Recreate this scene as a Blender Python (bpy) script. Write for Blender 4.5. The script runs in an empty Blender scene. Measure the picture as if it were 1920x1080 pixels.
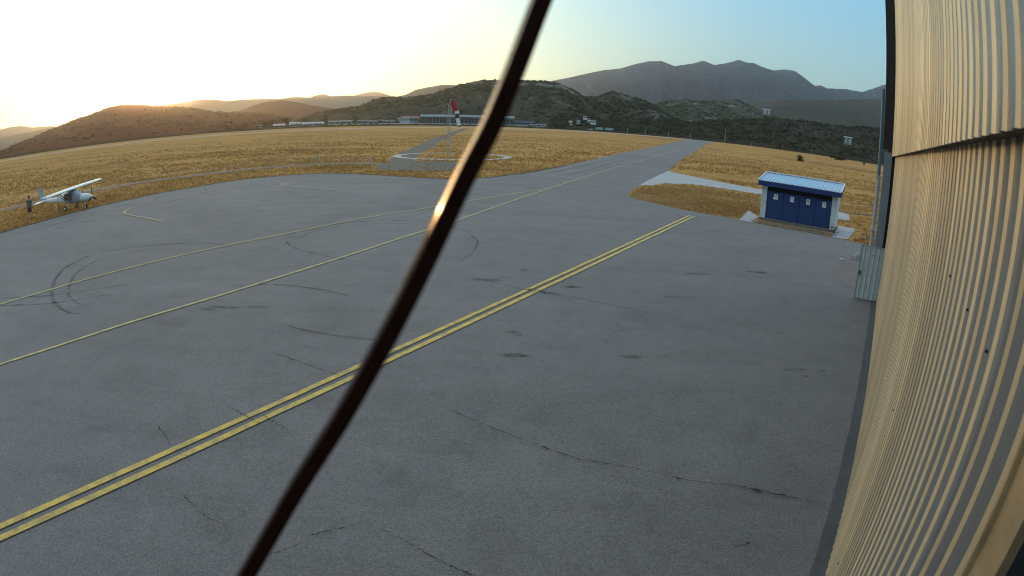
import bpy, bmesh, math, random
import numpy as np
from mathutils import Vector, Matrix, noise, Euler
R = math.radians
random.seed(7); rng = np.random.default_rng(11)
scene = bpy.context.scene
COL = scene.collection
CAM_H = 5.3
SUN_AZ, SUN_EL = -31.4, 2.45
# ------------------------------------------------------------------ helpers
def tag(o, label=None, cat=None, group=None, kind=None):
    if label: o['label'] = label
    if cat: o['category'] = cat
    if group: o['group'] = group
    if kind: o['kind'] = kind
    return o
def empty(name, loc, rz=0, label=None, cat=None, group=None):
    o = bpy.data.objects.new(name, None); COL.objects.link(o)
    o.location = loc; o.rotation_euler = (0, 0, rz); o.empty_display_size = .3
    return tag(o, label, cat, group)
class MB:
    def __init__(self): self.v = []; self.f = []; self.m = []; self.sm = []
    def add(self, vs, fs, mi=0, smooth=False):
        b = len(self.v); self.v += [tuple(x) for x in vs]
        self.f += [tuple(i + b for i in f) for f in fs]
        self.m += [mi] * len(fs); self.sm += [smooth] * len(fs); return self
    def box(self, c, s, M=None, mi=0):
        x, y, z = s[0] / 2, s[1] / 2, s[2] / 2
        vs = [Vector((a * x, b * y, d * z)) for d in (-1, 1) for b in (-1, 1) for a in (-1, 1)]
        if M is not None: vs = [M @ p for p in vs]
        vs = [p + Vector(c) for p in vs]
        return self.add(vs, [(0, 2, 3, 1), (4, 5, 7, 6), (0, 1, 5, 4), (2, 6, 7, 3), (0, 4, 6, 2), (1, 3, 7, 5)], mi)
    def tube(self, pts, r, n=8, mi=0, cap=True, smooth=True):
        pts = [Vector(p) for p in pts]; k = len(pts)
        rs = r if isinstance(r, (list, tuple)) else [r] * k
        vs = []; fs = []; up = None
        for i, p in enumerate(pts):
            d = (pts[min(i + 1, k - 1)] - pts[max(i - 1, 0)]).normalized()
            if up is None: up = d.orthogonal().normalized()
            up = (up - d * up.dot(d)).normalized(); w = d.cross(up)
            for j in range(n):
                a = 2 * math.pi * j / n
                vs.append(p + (up * math.cos(a) + w * math.sin(a)) * rs[i])
        for i in range(k - 1):
            for j in range(n):
                j2 = (j + 1) % n
                fs.append((i * n + j, i * n + j2, (i + 1) * n + j2, (i + 1) * n + j))
        self.add(vs, fs, mi, smooth)
        if cap: self.add(vs[:n][::-1], [tuple(range(n))], mi); self.add(vs[-n:], [tuple(range(n))], mi)
        return self
    def loft(self, rings, mi=0, smooth=True, cap=True):
        n = len(rings[0]); vs = [p for r in rings for p in r]; fs = []
        for i in range(len(rings) - 1):
            for j in range(n):
                j2 = (j + 1) % n
                fs.append((i * n + j, i * n + j2, (i + 1) * n + j2, (i + 1) * n + j))
        self.add(vs, fs, mi, smooth)
        if cap: self.add(rings[0][::-1], [tuple(range(n))], mi); self.add(rings[-1], [tuple(range(n))], mi)
        return self
    def build(self, name, mats, parent=None, kind=None):
        me = bpy.data.meshes.new(name)
        me.from_pydata(self.v, [], self.f)
        for x in (mats if isinstance(mats, (list, tuple)) else [mats]): me.materials.append(x)
        me.polygons.foreach_set('material_index', self.m)
        me.polygons.foreach_set('use_smooth', self.sm)
        me.update()
        bm = bmesh.new(); bm.from_mesh(me); bmesh.ops.recalc_face_normals(bm, faces=bm.faces); bm.to_mesh(me); bm.free()
        o = bpy.data.objects.new(name, me); COL.objects.link(o)
        if parent is not None: o.parent = parent
        if kind: o['kind'] = kind
        return o
def np_mesh(name, V, F, m, smooth=False, kind=None):
    V = np.asarray(V, np.float32); F = np.asarray(F, np.int32); k = F.shape[1]
    me = bpy.data.meshes.new(name)
    me.vertices.add(len(V)); me.vertices.foreach_set('co', V.ravel())
    me.loops.add(F.size); me.loops.foreach_set('vertex_index', F.ravel())
    me.polygons.add(len(F)); me.polygons.foreach_set('loop_start', np.arange(len(F), dtype=np.int32) * k)
    me.polygons.foreach_set('loop_total', np.full(len(F), k, np.int32))
    if smooth: me.polygons.foreach_set('use_smooth', np.ones(len(F), bool))
    me.materials.append(m); me.update(calc_edges=True); me.validate()
    o = bpy.data.objects.new(name, me); COL.objects.link(o)
    if kind: o['kind'] = kind
    return o
def catmull(P, n=6, closed=False):
    P = [Vector((p[0], p[1], p[2] if len(p) > 2 else 0)) for p in P]; out = []; k = len(P)
    for i in range(k if closed else k - 1):
        if closed: a, b, c, d = P[(i - 1) % k], P[i], P[(i + 1) % k], P[(i + 2) % k]
        else: a, b, c, d = P[max(i - 1, 0)], P[i], P[i + 1], P[min(i + 2, k - 1)]
        for j in range(n):
            t = j / n
            out.append(.5 * ((2 * b) + (c - a) * t + (2 * a - 5 * b + 4 * c - d) * t * t + (3 * b - a - 3 * c + d) * t ** 3))
    if not closed: out.append(P[-1])
    return out
def strip(mb, P, w, z, smooth=8, jitter=0, taper=False):
    Q = catmull(P, smooth) if smooth else [Vector((p[0], p[1], 0)) for p in P]
    vs = []; k = len(Q)
    for i, p in enumerate(Q):
        d = Q[min(i + 1, k - 1)] - Q[max(i - 1, 0)]; d.z = 0; d.normalize(); n = Vector((-d.y, d.x, 0))
        ww = w * (1 + jitter * random.uniform(-1, 1))
        if taper: ww *= max(.05, min(1, 6 * min(i, k - 1 - i) / k))
        off = n * (jitter * w * random.uniform(-1.2, 1.2))
        vs += [Vector((p.x, p.y, z)) + off + n * ww / 2, Vector((p.x, p.y, z)) + off - n * ww / 2]
    return mb.add(vs, [(2 * i, 2 * i + 1, 2 * i + 3, 2 * i + 2) for i in range(k - 1)])
def sheet(name, P, z, m, kind='structure'):
    bm = bmesh.new(); vs = [bm.verts.new((p[0], p[1], z)) for p in P]
    f = bm.faces.new(vs); bmesh.ops.triangulate(bm, faces=[f])
    for f in bm.faces:
        if f.normal.z < 0: f.normal_flip()
    me = bpy.data.meshes.new(name); bm.to_mesh(me); bm.free(); me.materials.append(m)
    o = bpy.data.objects.new(name, me); COL.objects.link(o); o['kind'] = kind; return o
def pol(az, r): return (r * math.sin(R(az)), r * math.cos(R(az)))
# ------------------------------------------------------------------ materials
class NT:
    def __init__(self, m): self.t = m.node_tree; self.n = self.t.nodes; self.l = self.t.links
    def new(self, kind, **kw):
        x = self.n.new(kind)
        for k, v in kw.items():
            if k in x.inputs: x.inputs[k].default_value = v
            else: setattr(x, k, v)
        return x
    def link(self, a, b): self.l.new(a, b)
    def noise(self, scale, detail=4, rough=.55, vec=None, dist=0):
        x = self.new('ShaderNodeTexNoise'); x.inputs['Scale'].default_value = scale; x.inputs['Detail'].default_value = detail
        x.inputs['Roughness'].default_value = rough; x.inputs['Distortion'].default_value = dist
        if vec is not None: self.link(vec, x.inputs['Vector'])
        return x.outputs['Fac']
    def ramp(self, fac, stops):
        x = self.new('ShaderNodeValToRGB'); e = x.color_ramp.elements
        while len(e) < len(stops): e.new(.5)
        for q, (p, c) in zip(e, stops):
            q.position = p; q.color = (c, c, c, 1) if isinstance(c, (int, float)) else (*c, 1)
        self.link(fac, x.inputs['Fac']); return x.outputs['Color']
    def mix(self, fac, a, b, mode='MIX'):
        x = self.new('ShaderNodeMix', data_type='RGBA', blend_type=mode)
        for s, v in ((x.inputs[0], fac), (x.inputs[6], a), (x.inputs[7], b)):
            if isinstance(v, bpy.types.NodeSocket): self.link(v, s)
            elif isinstance(v, (int, float)): s.default_value = v if s.type == 'VALUE' else (v, v, v, 1)
            else: s.default_value = (*v, 1)
        return x.outputs[2]
    def math(self, op, a, b=0.5):
        x = self.new('ShaderNodeMath', operation=op)
        for s, v in zip(x.inputs, (a, b)):
            if isinstance(v, bpy.types.NodeSocket): self.link(v, s)
            else: s.default_value = v
        return x.outputs[0]
def newmat(name):
    m = bpy.data.materials.new(name); m.use_nodes = True; t = NT(m); t.n.clear()
    out = t.new('ShaderNodeOutputMaterial'); b = t.new('ShaderNodeBsdfPrincipled')
    t.link(b.outputs[0], out.inputs[0]); return m, t, b, out
def pos(t, sx=1, sy=1, sz=1, obj=False):
    if obj: g = t.new('ShaderNodeTexCoord').outputs['Object']
    else: g = t.new('ShaderNodeNewGeometry').outputs['Position']
    if (sx, sy, sz) == (1, 1, 1): return g
    mp = t.new('ShaderNodeMapping'); mp.inputs['Scale'].default_value = (sx, sy, sz); t.link(g, mp.inputs['Vector']); return mp.outputs[0]
def bump(t, b, h, s=.3, d=.02):
    x = t.new('ShaderNodeBump'); x.inputs['Strength'].default_value = s; x.inputs['Distance'].default_value = d
    t.link(h, x.inputs['Height']); t.link(x.outputs[0], b.inputs['Normal'])
def mat(name, col, rough=.6, metal=0, var=.25, scale=3, bmp=0, detail=5, spec=.5):
    m, t, b, o = newmat(name); p = pos(t, obj=True); n = t.noise(scale, detail, .6, p); n2 = t.noise(scale * 9, 3, .6, p)
    f = t.mix(.35, n, n2)
    lo = tuple(c * (1 - var) for c in col); hi = tuple(min(1, c * (1 + var)) for c in col)
    t.link(t.ramp(f, [(.3, lo), (.7, hi)]), b.inputs['Base Color'])
    t.link(t.ramp(n, [(.3, max(.03, rough - .1)), (.7, min(1, rough + .1))]), b.inputs['Roughness'])
    b.inputs['Metallic'].default_value = metal; b.inputs['Specular IOR Level'].default_value = spec
    if bmp: bump(t, b, n2, bmp, .01)
    return m
# asphalt
def asphalt():
    m, t, b, o = newmat('asphalt'); p = pos(t)
    big = t.noise(.07, 5, .6, p, 1.0); mid = t.noise(.9, 8, .68, p, .6); fine = t.noise(34, 3, .7, p); grit = t.noise(110, 2, .7, p)
    streak = t.noise(.35, 6, .65, pos(t, .35, 1.6, 1), .8)
    c = t.ramp(big, [(.3, (.140, .133, .128)), (.7, (.182, .172, .164))])
    c = t.mix(.55, c, t.ramp(mid, [(.32, .74), (.5, 1.0), (.72, 1.14)]), 'MULTIPLY')
    c = t.mix(.40, c, t.ramp(streak, [(.3, .72), (.55, 1.0), (.75, 1.15)]), 'MULTIPLY')
    c = t.mix(.75, c, t.ramp(fine, [(.30, .50), (.5, 1.0), (.70, 1.5)]), 'MULTIPLY')
    c = t.mix(.6, c, t.ramp(grit, [(.30, .5), (.5, 1.0), (.72, 1.6)]), 'MULTIPLY')
    # dark oil / wet stains and old dark repairs
    st = t.noise(.42, 3, .5, p, 1.5); c = t.mix(t.ramp(st, [(.62, 0.0), (.82, .25)]), c, (.06, .061, .062))
    t.link(c, b.inputs['Base Color']); b.inputs['Roughness'].default_value = .88; b.inputs['Specular IOR Level'].default_value = .35
    h = t.mix(.5, fine, grit); bump(t, b, h, .35, .006); return m
M_ASPHALT = asphalt()
def grassland(name, stops, dark=.5):
    m, t, b, o = newmat(name); p = pos(t)
    big = t.noise(.018, 5, .6, p, .8); mid = t.noise(.22, 7, .7, p, .5); fine = t.noise(2.2, 6, .75, p); band = t.noise(.05, 5, .65, pos(t, .25, 1.6, 1), .6)
    f = t.math('ADD', t.math('MULTIPLY', big, .25), t.math('ADD', t.math('MULTIPLY', mid, .40), t.math('MULTIPLY', band, .35)))
    c = t.ramp(f, stops)
    c = t.mix(.8, c, t.ramp(fine, [(.3, dark), (.5, 1.0), (.7, 1.35)]), 'MULTIPLY')
    t.link(c, b.inputs['Base Color']); b.inputs['Roughness'].default_value = 1; b.inputs['Specular IOR Level'].default_value = .05
    bump(t, b, t.mix(.5, mid, fine), .9, .25); return m
M_FIELD = grassland('dry_field', [(.36, (.13, .080, .030)), (.46, (.31, .175, .057)), (.55, (.46, .26, .088)), (.66, (.20, .13, .044))])
M_VERGE = grassland('dry_verge', [(.36, (.12, .08, .034)), (.47, (.23, .14, .055)), (.58, (.33, .20, .08)), (.68, (.15, .11, .045))])
M_SOIL = mat('bare_soil', (.10, .085, .062), .95, 0, .35, .8, .5)
M_TRACK = mat('dirt_track', (.17, .125, .09), .95, 0, .3, .5, .5)
M_RUNWAY = mat('runway_concrete', (.34, .26, .20), .9, 0, .12, .03)
M_CONC = mat('concrete', (.34, .34, .335), .9, 0, .22, .7, .3)
M_PALEDIRT = mat('pale_dirt', (.15, .125, .11), .95, 0, .3, 1.5, .5)
def paint(name, col, wear=.45, sc=3.0):
    m, t, b, o = newmat(name); p = pos(t)
    n = t.noise(sc, 8, .75, p, .4); n2 = t.noise(45, 3, .7, p)
    c = t.mix(t.ramp(n, [(.42, 0.0), (.66, wear)]), col, (.13, .13, .125))
    c = t.mix(.5, c, t.ramp(n2, [(.3, .55), (.55, 1.0), (.7, 1.15)]), 'MULTIPLY')
    t.link(c, b.inputs['Base Color']); b.inputs['Roughness'].default_value = .8; return m
M_YELLOW = paint('yellow_paint', (.68, .47, .10), .7)
M_YELLOW2 = paint('faded_yellow_paint', (.55, .44, .17), .7)
M_PALE = paint('faded_white_paint', (.40, .38, .30), .8)
def stain(name, col, amount, sc=2.0):
    m = bpy.data.materials.new(name); m.use_nodes = True; t = NT(m); t.n.clear(); p = pos(t)
    out = t.new('ShaderNodeOutputMaterial'); mx = t.new('ShaderNodeMixShader'); tr = t.new('ShaderNodeBsdfTransparent'); d = t.new('ShaderNodeBsdfDiffuse')
    d.inputs['Color'].default_value = (*col, 1); n = t.noise(sc, 6, .7, p)
    t.link(t.ramp(n, [(.36, 0.0), (.62, amount)]), mx.inputs[0]); t.link(tr.outputs[0], mx.inputs[1]); t.link(d.outputs[0], mx.inputs[2]); t.link(mx.outputs[0], out.inputs[0])
    return m
M_TYRE_MARK = stain('rubber_streak', (.05, .05, .053), .42, 1.4)
M_CRACK = stain('crack_dark', (.025, .025, .027), 1.0, 3.5)
M_STAIN = stain('oil_stain', (.04, .039, .039), .45, 4.5)
def hill_mat(name, lo, hi, rock=None, rockamt=.62, sc=.02, rock_dir=(1, 1, 1)):
    m, t, b, o = newmat(name); p = pos(t)
    n1 = t.noise(sc, 8, .65, p, .6); n2 = t.noise(sc * 7, 6, .7, p, .3)
    f = t.mix(.45, n1, n2); c = t.ramp(f, [(.36, lo), (.62, hi)])
    if rock:
        r = t.noise(sc * 1.3, 9, .72, pos(t, *rock_dir), 1.2); c = t.mix(t.ramp(r, [(rockamt, 0.0), (rockamt + .06, .85)]), c, rock)
    t.link(c, b.inputs['Base Color']); b.inputs['Roughness'].default_value = 1; b.inputs['Specular IOR Level'].default_value = 0
    bump(t, b, n2, .9, 6.0 if sc > .005 else 40.0); return m
M_H_LEFT = hill_mat('brown_hillside', (.055, .020, .013), (.125, .046, .033), None, .6, .012)
M_H_FAR = hill_mat('far_hillside', (.07, .07, .06), (.12, .115, .09), None, .6, .004)
M_H_GREEN = hill_mat('scrub_hillside', (.022, .024, .014), (.078, .070, .052), (.24, .23, .21), .60, .016)
M_H_GREENB = hill_mat('rocky_hillside', (.025, .03, .016), (.085, .08, .05), (.25, .24, .22), .56, .012)
M_MTN = hill_mat('mountain_rock', (.026, .031, .042), (.08, .086, .102), (.19, .19, .20), .60, .0022, (1, 1, .6))
M_SLOPE = hill_mat('dark_slope', (.035, .038, .03), (.08, .075, .055), None, .6, .006)
M_SCRUBR = hill_mat('scrub_slope', (.02, .024, .014), (.085, .07, .05), (.19, .18, .165), .66, .03)
M_PLAIN = hill_mat('scrub_plain', (.025, .027, .016), (.075, .062, .042), None, .6, .03)
def leafmat(name, cols, transl=.3):
    m = bpy.data.materials.new(name); m.use_nodes = True; t = NT(m); t.n.clear()
    out = t.new('ShaderNodeOutputMaterial'); g = t.new('ShaderNodeNewGeometry')
    c = t.ramp(g.outputs['Random Per Island'], [(i / (len(cols) - 1), q) for i, q in enumerate(cols)])
    d = t.new('ShaderNodeBsdfDiffuse'); tr = t.new('ShaderNodeBsdfTranslucent'); mx = t.new('ShaderNodeMixShader'); mx.inputs[0].default_value = transl
    t.link(c, d.inputs[0]); t.link(c, tr.inputs[0]); t.link(d.outputs[0], mx.inputs[1]); t.link(tr.outputs[0], mx.inputs[2]); t.link(mx.outputs[0], out.inputs[0])
    return m
M_TUFT = leafmat('dry_grass_blades', [(.17, .098, .034), (.39, .215, .070), (.53, .31, .11), (.23, .145, .05), (.34, .19, .062)], .38)
M_SCRUB = leafmat('scrub_leaves', [(.018, .023, .010), (.036, .040, .017), (.05, .05, .023), (.026, .031, .013)], .15)
M_SCRUB_BR = leafmat('brown_scrub_leaves', [(.035, .016, .011), (.08, .034, .024), (.055, .026, .017)], .1)
M_LEAF = leafmat('tree_leaves', [(.025, .032, .014), (.055, .06, .025), (.04, .045, .018)], .2)
M_OLIVE = leafmat('olive_leaves', [(.07, .065, .028), (.11, .095, .042), (.08, .075, .03)], .2)
M_BARK = mat('bark', (.07, .05, .035), .9, 0, .3, 4)
# metal / building materials
def cladding(name, col, rough, metal):
    m, t, b, o = newmat(name); p = pos(t, obj=True)
    n = t.noise(1.1, 6, .65, p, .4); st = t.noise(2.6, 5, .7, pos(t, 3.0, 1, .18, obj=True), .2)
    f = t.mix(.5, n, st); c = t.ramp(f, [(.3, tuple(x * .82 for x in col)), (.52, col), (.75, tuple(x * 1.08 for x in col))])
    low = t.new('ShaderNodeSeparateXYZ'); t.link(p, low.inputs[0])
    for per, lo_, hi_ in ((1.06, .80, 1.12), (.212, .86, 1.10), (2.12, .90, 1.05)):
        wn = t.new('ShaderNodeTexWhiteNoise', noise_dimensions='1D'); t.link(t.math('FLOOR', t.math('DIVIDE', t.math('ADD', low.outputs[0], .02), per)), wn.inputs['W'])
        c = t.mix(1.0, c, t.ramp(wn.outputs['Value'], [(0.0, lo_), (1.0, hi_)]), 'MULTIPLY')
    c = t.mix(t.math('MULTIPLY', t.ramp(low.outputs[2], [(0.0, .55), (.35, 0.0)]), n), c, (.12, .1, .08))
    t.link(c, b.inputs['Base Color']); b.inputs['Metallic'].default_value = metal
    t.link(t.ramp(st, [(.3, rough - .02), (.7, rough + .03)]), b.inputs['Roughness'])
    return m
M_CLAD = cladding('cladding_pan_unlit_tone', (.155, .170, .182), .38, .25)  # same sheet away from the glint, its unlit tone put into the colour
M_CLAD_R = cladding('cladding_rib_painted_glint', (.88, .65, .38), .32, .3)  # low-sun glint on the rib flanks, painted into the colour
M_GALV = mat('galvanised_steel', (.42, .43, .43), .45, .6, .15, 2)
M_FASCIA = mat('dark_brown_steel', (.035, .022, .018), .55, .2, .3, 3)
M_GREYSTEEL = mat('grey_steel', (.27, .27, .275), .6, .2, .2, 2)
M_BLUEGREY = mat('blue_grey_pipe', (.10, .16, .21), .5, .1, .15, 2)
M_PIPEGREY = mat('pale_pipe', (.36, .35, .33), .6, 0, .15, 2)
M_JAMB = mat('ochre_steel_strip', (.40, .30, .17), .45, .5, .2, 4)
M_DARK = mat('dark_interior', (.012, .010, .010), .9, 0, .2, 2)
M_KERB = mat('dark_concrete', (.075, .075, .076), .9, 0, .35, 1.4, .5)  # darker concrete for the footing and strip along the wall base
M_GATE = mat('grey_green_sheet', (.56, .55, .51), .55, 0, .15, 1.5)
M_RED = mat('red_sticker', (.55, .08, .07), .5, 0, .1, 5)
M_WHITE = mat('white_paint', (.74, .74, .72), .55, 0, .08, 2)
M_PAPER = mat('white_paper', (.80, .80, .78), .7, 0, .04, 2)
M_INK = mat('dark_print', (.05, .055, .07), .7, 0, .1, 5)
M_RENDER = mat('white_render', (.52, .54, .53), .85, 0, .2, 1.2, .2)
M_PLINTH = mat('grey_plinth', (.14, .14, .14), .9, 0, .2, 2)
M_BLUE = mat('blue_door_paint', (.010, .036, .135), .5, 0, .18, 1.2)
M_BLUE_D = mat('dark_blue_fascia', (.010, .030, .125), .42, .1, .15, 1.5)
M_BLUE_L = mat('light_blue_roof_sheet', (.34, .50, .63), .40, .3, .10, 1.6)
M_ROD = mat('dark_brown_gloss_rod', (.035, .012, .008), .17, .0, .25, 40, 0, 5, .09)
M_BLACK = mat('black_rubber', (.015, .015, .016), .8, 0, .2, 5)
M_PLANE = mat('white_plane_skin', (.62, .65, .65), .32, 0, .06, 1.2)
M_WING = mat('white_wing_skin', (.72, .76, .73), .28, 0, .05, 1.0)
M_TARP = mat('grey_blue_cover', (.30, .35, .39), .8, 0, .18, 2.5, .5)
M_RUST = mat('dark_red_panel', (.20, .10, .09), .6, 0, .2, 3)
M_GLASS_D = mat('dark_glazing', (.03, .04, .05), .2, 0, .3, .2)
M_SKIN = mat('skin', (.42, .25, .18), .6, 0, .08, 6)
M_HAIR = mat('dark_hair', (.015, .012, .010), .7, 0, .2, 20)
M_SHIRT = mat('grey_olive_shirt', (.12, .115, .10), .9, 0, .2, 8)
M_SHORTS = mat('maroon_shorts', (.11, .045, .04), .9, 0, .2, 8)
M_SOCKRED = mat('red_sock_cloth', (.30, .022, .034), .8, 0, .15, 3)
M_SOCKWHITE = mat('white_sock_cloth', (.62, .60, .58), .8, 0, .1, 3)
M_SOCKDARK = mat('dark_sock_cloth', (.07, .03, .035), .8, 0, .2, 3)
M_TEAL = mat('teal_box_body', (.24, .37, .37), .5, 0, .1, .5)
M_BLD_W = mat('pale_wall', (.46, .46, .45), .8, 0, .15, .15)
M_BLD_G = mat('grey_blue_wall', (.20, .23, .27), .8, 0, .2, .15)
M_BLD_ROOF = mat('pale_teal_roof', (.45, .53, .51), .5, .1, .1, .1)
M_ROOF_R = mat('red_tiles', (.30, .12, .09), .8, 0, .2, .3)
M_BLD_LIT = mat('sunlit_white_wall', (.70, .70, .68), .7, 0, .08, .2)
M_POLE = mat('grey_pole', (.30, .28, .25), .7, 0, .15, 2)
# ------------------------------------------------------------------ camera (wide security-camera lens)
cam = bpy.data.cameras.new('Camera'); co = bpy.data.objects.new('Camera', cam); COL.objects.link(co); scene.camera = co
cam.type = 'PANO'; cam.panorama_type = 'FISHEYE_LENS_POLYNOMIAL'
cam.sensor_fit = 'HORIZONTAL'; cam.sensor_width = 36; cam.sensor_height = 20.25
k = 1.92 / 36
cam.fisheye_polynomial_k0 = 0; cam.fisheye_polynomial_k1 = -.88169091 * k; cam.fisheye_polynomial_k2 = 0
cam.fisheye_polynomial_k3 = -.0388715 * k ** 3; cam.fisheye_polynomial_k4 = 0; cam.fisheye_fov = R(175)
cam.clip_start = .01; cam.clip_end = 40000; cam.lens = 10
cam.dof.use_dof = True; cam.dof.focus_distance = 14; cam.dof.aperture_fstop = 1.6
p_, r_ = R(-15.8297), R(2.1272)
fwd = Vector((0, math.cos(p_), math.sin(p_))); up = Vector((0, -math.sin(p_), math.cos(p_))); right = Vector((1, 0, 0))
rx = right * math.cos(r_) + up * math.sin(r_); ry = -right * math.sin(r_) + up * math.cos(r_)
co.matrix_world = Matrix(((rx.x, ry.x, -fwd.x, 0), (rx.y, ry.y, -fwd.y, 0), (rx.z, ry.z, -fwd.z, CAM_H), (0, 0, 0, 1)))
# ------------------------------------------------------------------ world + sun
w = bpy.data.worlds.new('World'); scene.world = w; w.use_nodes = True; t = NT(w); t.n.clear()
out = t.new('ShaderNodeOutputWorld'); sky = t.new('ShaderNodeTexSky', sky_type='NISHITA'); sky.sun_disc = False
sky.sun_elevation = R(SUN_EL); sky.sun_rotation = R(SUN_AZ); sky.air_density = 1.0; sky.dust_density = 1.6; sky.ozone_density = 2.0; sky.altitude = 50
bg = t.new('ShaderNodeBackground'); bg.inputs['Strength'].default_value = .11
t.link(sky.outputs[0], bg.inputs[0])
sd = Vector((math.sin(R(SUN_AZ)) * math.cos(R(SUN_EL)), math.cos(R(SUN_AZ)) * math.cos(R(SUN_EL)), math.sin(R(SUN_EL))))
tc = t.new('ShaderNodeTexCoord'); dp = t.new('ShaderNodeVectorMath', operation='DOT_PRODUCT'); dp.inputs[1].default_value = sd; t.link(tc.outputs['Generated'], dp.inputs[0])
dot = t.math('MAXIMUM', dp.outputs['Value'], 0.0)
sep = t.new('ShaderNodeSeparateXYZ'); t.link(tc.outputs['Generated'], sep.inputs[0])
zz = t.math('MAXIMUM', sep.outputs[2], 0.0)
air = t.new('ShaderNodeBackground'); air.inputs[1].default_value = 1.0
t.link(t.ramp(zz, [(0.0, (.38, .46, .36)), (.10, (.27, .47, .50)), (.24, (.20, .47, .66)), (.40, (.35, .56, .74)), (.70, (.66, .80, .95)), (1.0, (.74, .88, 1.0))]), air.inputs[0])
add = t.new('ShaderNodeAddShader'); t.link(bg.outputs[0], add.inputs[0]); t.link(air.outputs[0], add.inputs[1])
for pw, s, c in ((6, 1.02, (1, .93, .36)), (40, .9, (1, .92, .72)), (5000, 30, (1, .78, .40))):
    b2 = t.new('ShaderNodeBackground'); b2.inputs[0].default_value = (*c, 1)
    t.link(t.math('MULTIPLY', t.math('POWER', dot, pw), s), b2.inputs[1])
    a2 = t.new('ShaderNodeAddShader'); t.link(add.outputs[0], a2.inputs[0]); t.link(b2.outputs[0], a2.inputs[1]); add = a2
t.link(add.outputs[0], out.inputs[0])
sl = bpy.data.lights.new('Sun', 'SUN'); so = bpy.data.objects.new('Sun', sl); COL.objects.link(so)
sl.energy = 2.6; sl.angle = R(.5); sl.color = (1, .48, .17); so.rotation_euler = (-sd).to_track_quat('-Z', 'Y').to_euler()
so.location = (-200, 300, 60)
scene.view_settings.view_transform = 'Standard'; scene.view_settings.look = 'None'; scene.view_settings.exposure = 0; scene.view_settings.gamma = 1
scene.cycles.use_denoising = True
try: scene.cycles.denoiser = 'OPENIMAGEDENOISE'
except Exception: pass
scene.cycles.pixel_filter_type = 'BLACKMAN_HARRIS'; scene.cycles.filter_width = 1.0
scene.cycles.max_bounces = 6; scene.cycles.volume_bounces = 1; scene.cycles.transparent_max_bounces = 16
scene.cycles.sample_clamp_indirect = 6
# ------------------------------------------------------------------ ground
rr = [0, 20, 40, 60, 80, 110, 150, 200, 260, 330, 400, 470, 530, 545, 556, 575, 600, 640, 700, 850, 1100, 1500, 2200, 3500, 5000, 7500]
def gz(r): return 0 if r < 545 else (1.0 * min(1, (r - 545) / 50) + max(0, min(3, (r - 600) * .01)))
NA = 180; V = []; F = []; Fo = []
for r in rr:
    for j in range(NA):
        a = 2 * math.pi * j / NA; V.append((r * math.cos(a), r * math.sin(a), gz(r)))
for i in range(len(rr) - 1):
    for j in range(NA):
        q = (i * NA + j, i * NA + (j + 1) % NA, (i + 1) * NA + (j + 1) % NA, (i + 1) * NA + j)
        (F if rr[i] < 545 else Fo).append(q[::-1])
mb = MB(); mb.v = V; mb.f = F + Fo; mb.m = [0] * len(F) + [1] * len(Fo); mb.sm = [True] * len(mb.f)
g = mb.build('ground', [M_FIELD, M_PLAIN], None, 'structure')
APRON_L = [(-39, 4), (-36, 18), (-33.98, 27.4), (-33.4, 30.41), (-32.6, 35.62), (-31.2, 41.39), (-29.0, 47.19), (-26.3, 53.0), (-21.75, 57.2), (-17.95, 57.9), (-13.62, 56.4), (-7.95, 53.8), (-5.04, 53.7), (-1.88, 56.9), (1.8, 64.15), (6.15, 76.31), (12.89, 96.59), (24.98, 133.64), (52.07, 215.48), (97.16, 354.35), (170, 578)]
APRON_R = [(197.36, 585.39), (115, 354), (62.54, 202.61), (32.94, 117.27), (19.93, 77.66), (12.92, 58.32), (9.8, 50.2), (8.8, 46.2), (9.23, 43.86), (10.2, 42.01), (11.97, 39.2), (14.6, 37.1), (15.37, 35.9), (17.2, 34.6), (19.4, 32.9), (21.02, 31.39)]
APRON = [tuple(p[:2]) for p in catmull(APRON_L, 5)] + [tuple(p[:2]) for p in catmull(APRON_R, 4)] + [(23, 28), (14, 14), (6, -4), (-8, -26), (-60, -22)]
sheet('apron', APRON, .012, M_ASPHALT)
ISLAND = [(8.8, 46.2), (9.23, 43.86), (10.2, 42.01), (11.97, 39.2), (14.6, 37.1), (18.6, 43.4), (21.9, 51.5), (20.5, 55.5), (17.92, 57.8), (14.54, 57.0), (11.6, 53.8)]
sheet('grass_island', [tuple(p[:2]) for p in catmull(ISLAND, 4, True)], .006, M_VERGE)
PATH = [(11.4, 55.0), (13.0, 59.5), (16.5, 69), (19.93, 77.66), (21.2, 72.5), (23.5, 66.6), (27.4, 60.5), (25.4, 55.0), (21.9, 57.6), (18.3, 60.2), (14.9, 58.9), (12.9, 56.0)]
sheet('concrete_path', PATH, .018, M_CONC)
sheet('concrete_slab', [(14.62, 36.9), (17.4, 42.2), (16.9, 39.0), (16.0, 37.6), (15.5, 36.1)], .020, M_CONC)
sheet('concrete_slab', [(19.6, 32.8), (20.6, 32.4), (24.5, 37.6), (23.3, 38.2)], .022, M_CONC)
sheet('concrete_slab', [(24.0, 42.0), (28.6, 49.5), (28.9, 45.8), (26.5, 41.8)], .024, M_CONC)
sheet('concrete_slab', [(22.6, 33.9), (24.0, 33.3), (24.15, 33.7), (22.8, 34.3)], .026, M_CONC)
sheet('bare_ground', [tuple(p[:2]) for p in catmull([(17.16, 26.4), (15.2, 24.7), (13.9, 22.69), (13.4, 21.15), (13.9, 20.2), (16.4, 22.5), (18.4, 25.6)], 4, True)], .020, M_PALEDIRT)
# broken concrete apron strip in front of the shed
sheet('concrete_strip', [(15.6, 37.4), (15.35, 36.2), (17.3, 34.75), (19.5, 33.1), (20.5, 33.6), (20.7, 34.3)], .028, M_PALEDIRT)
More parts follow.
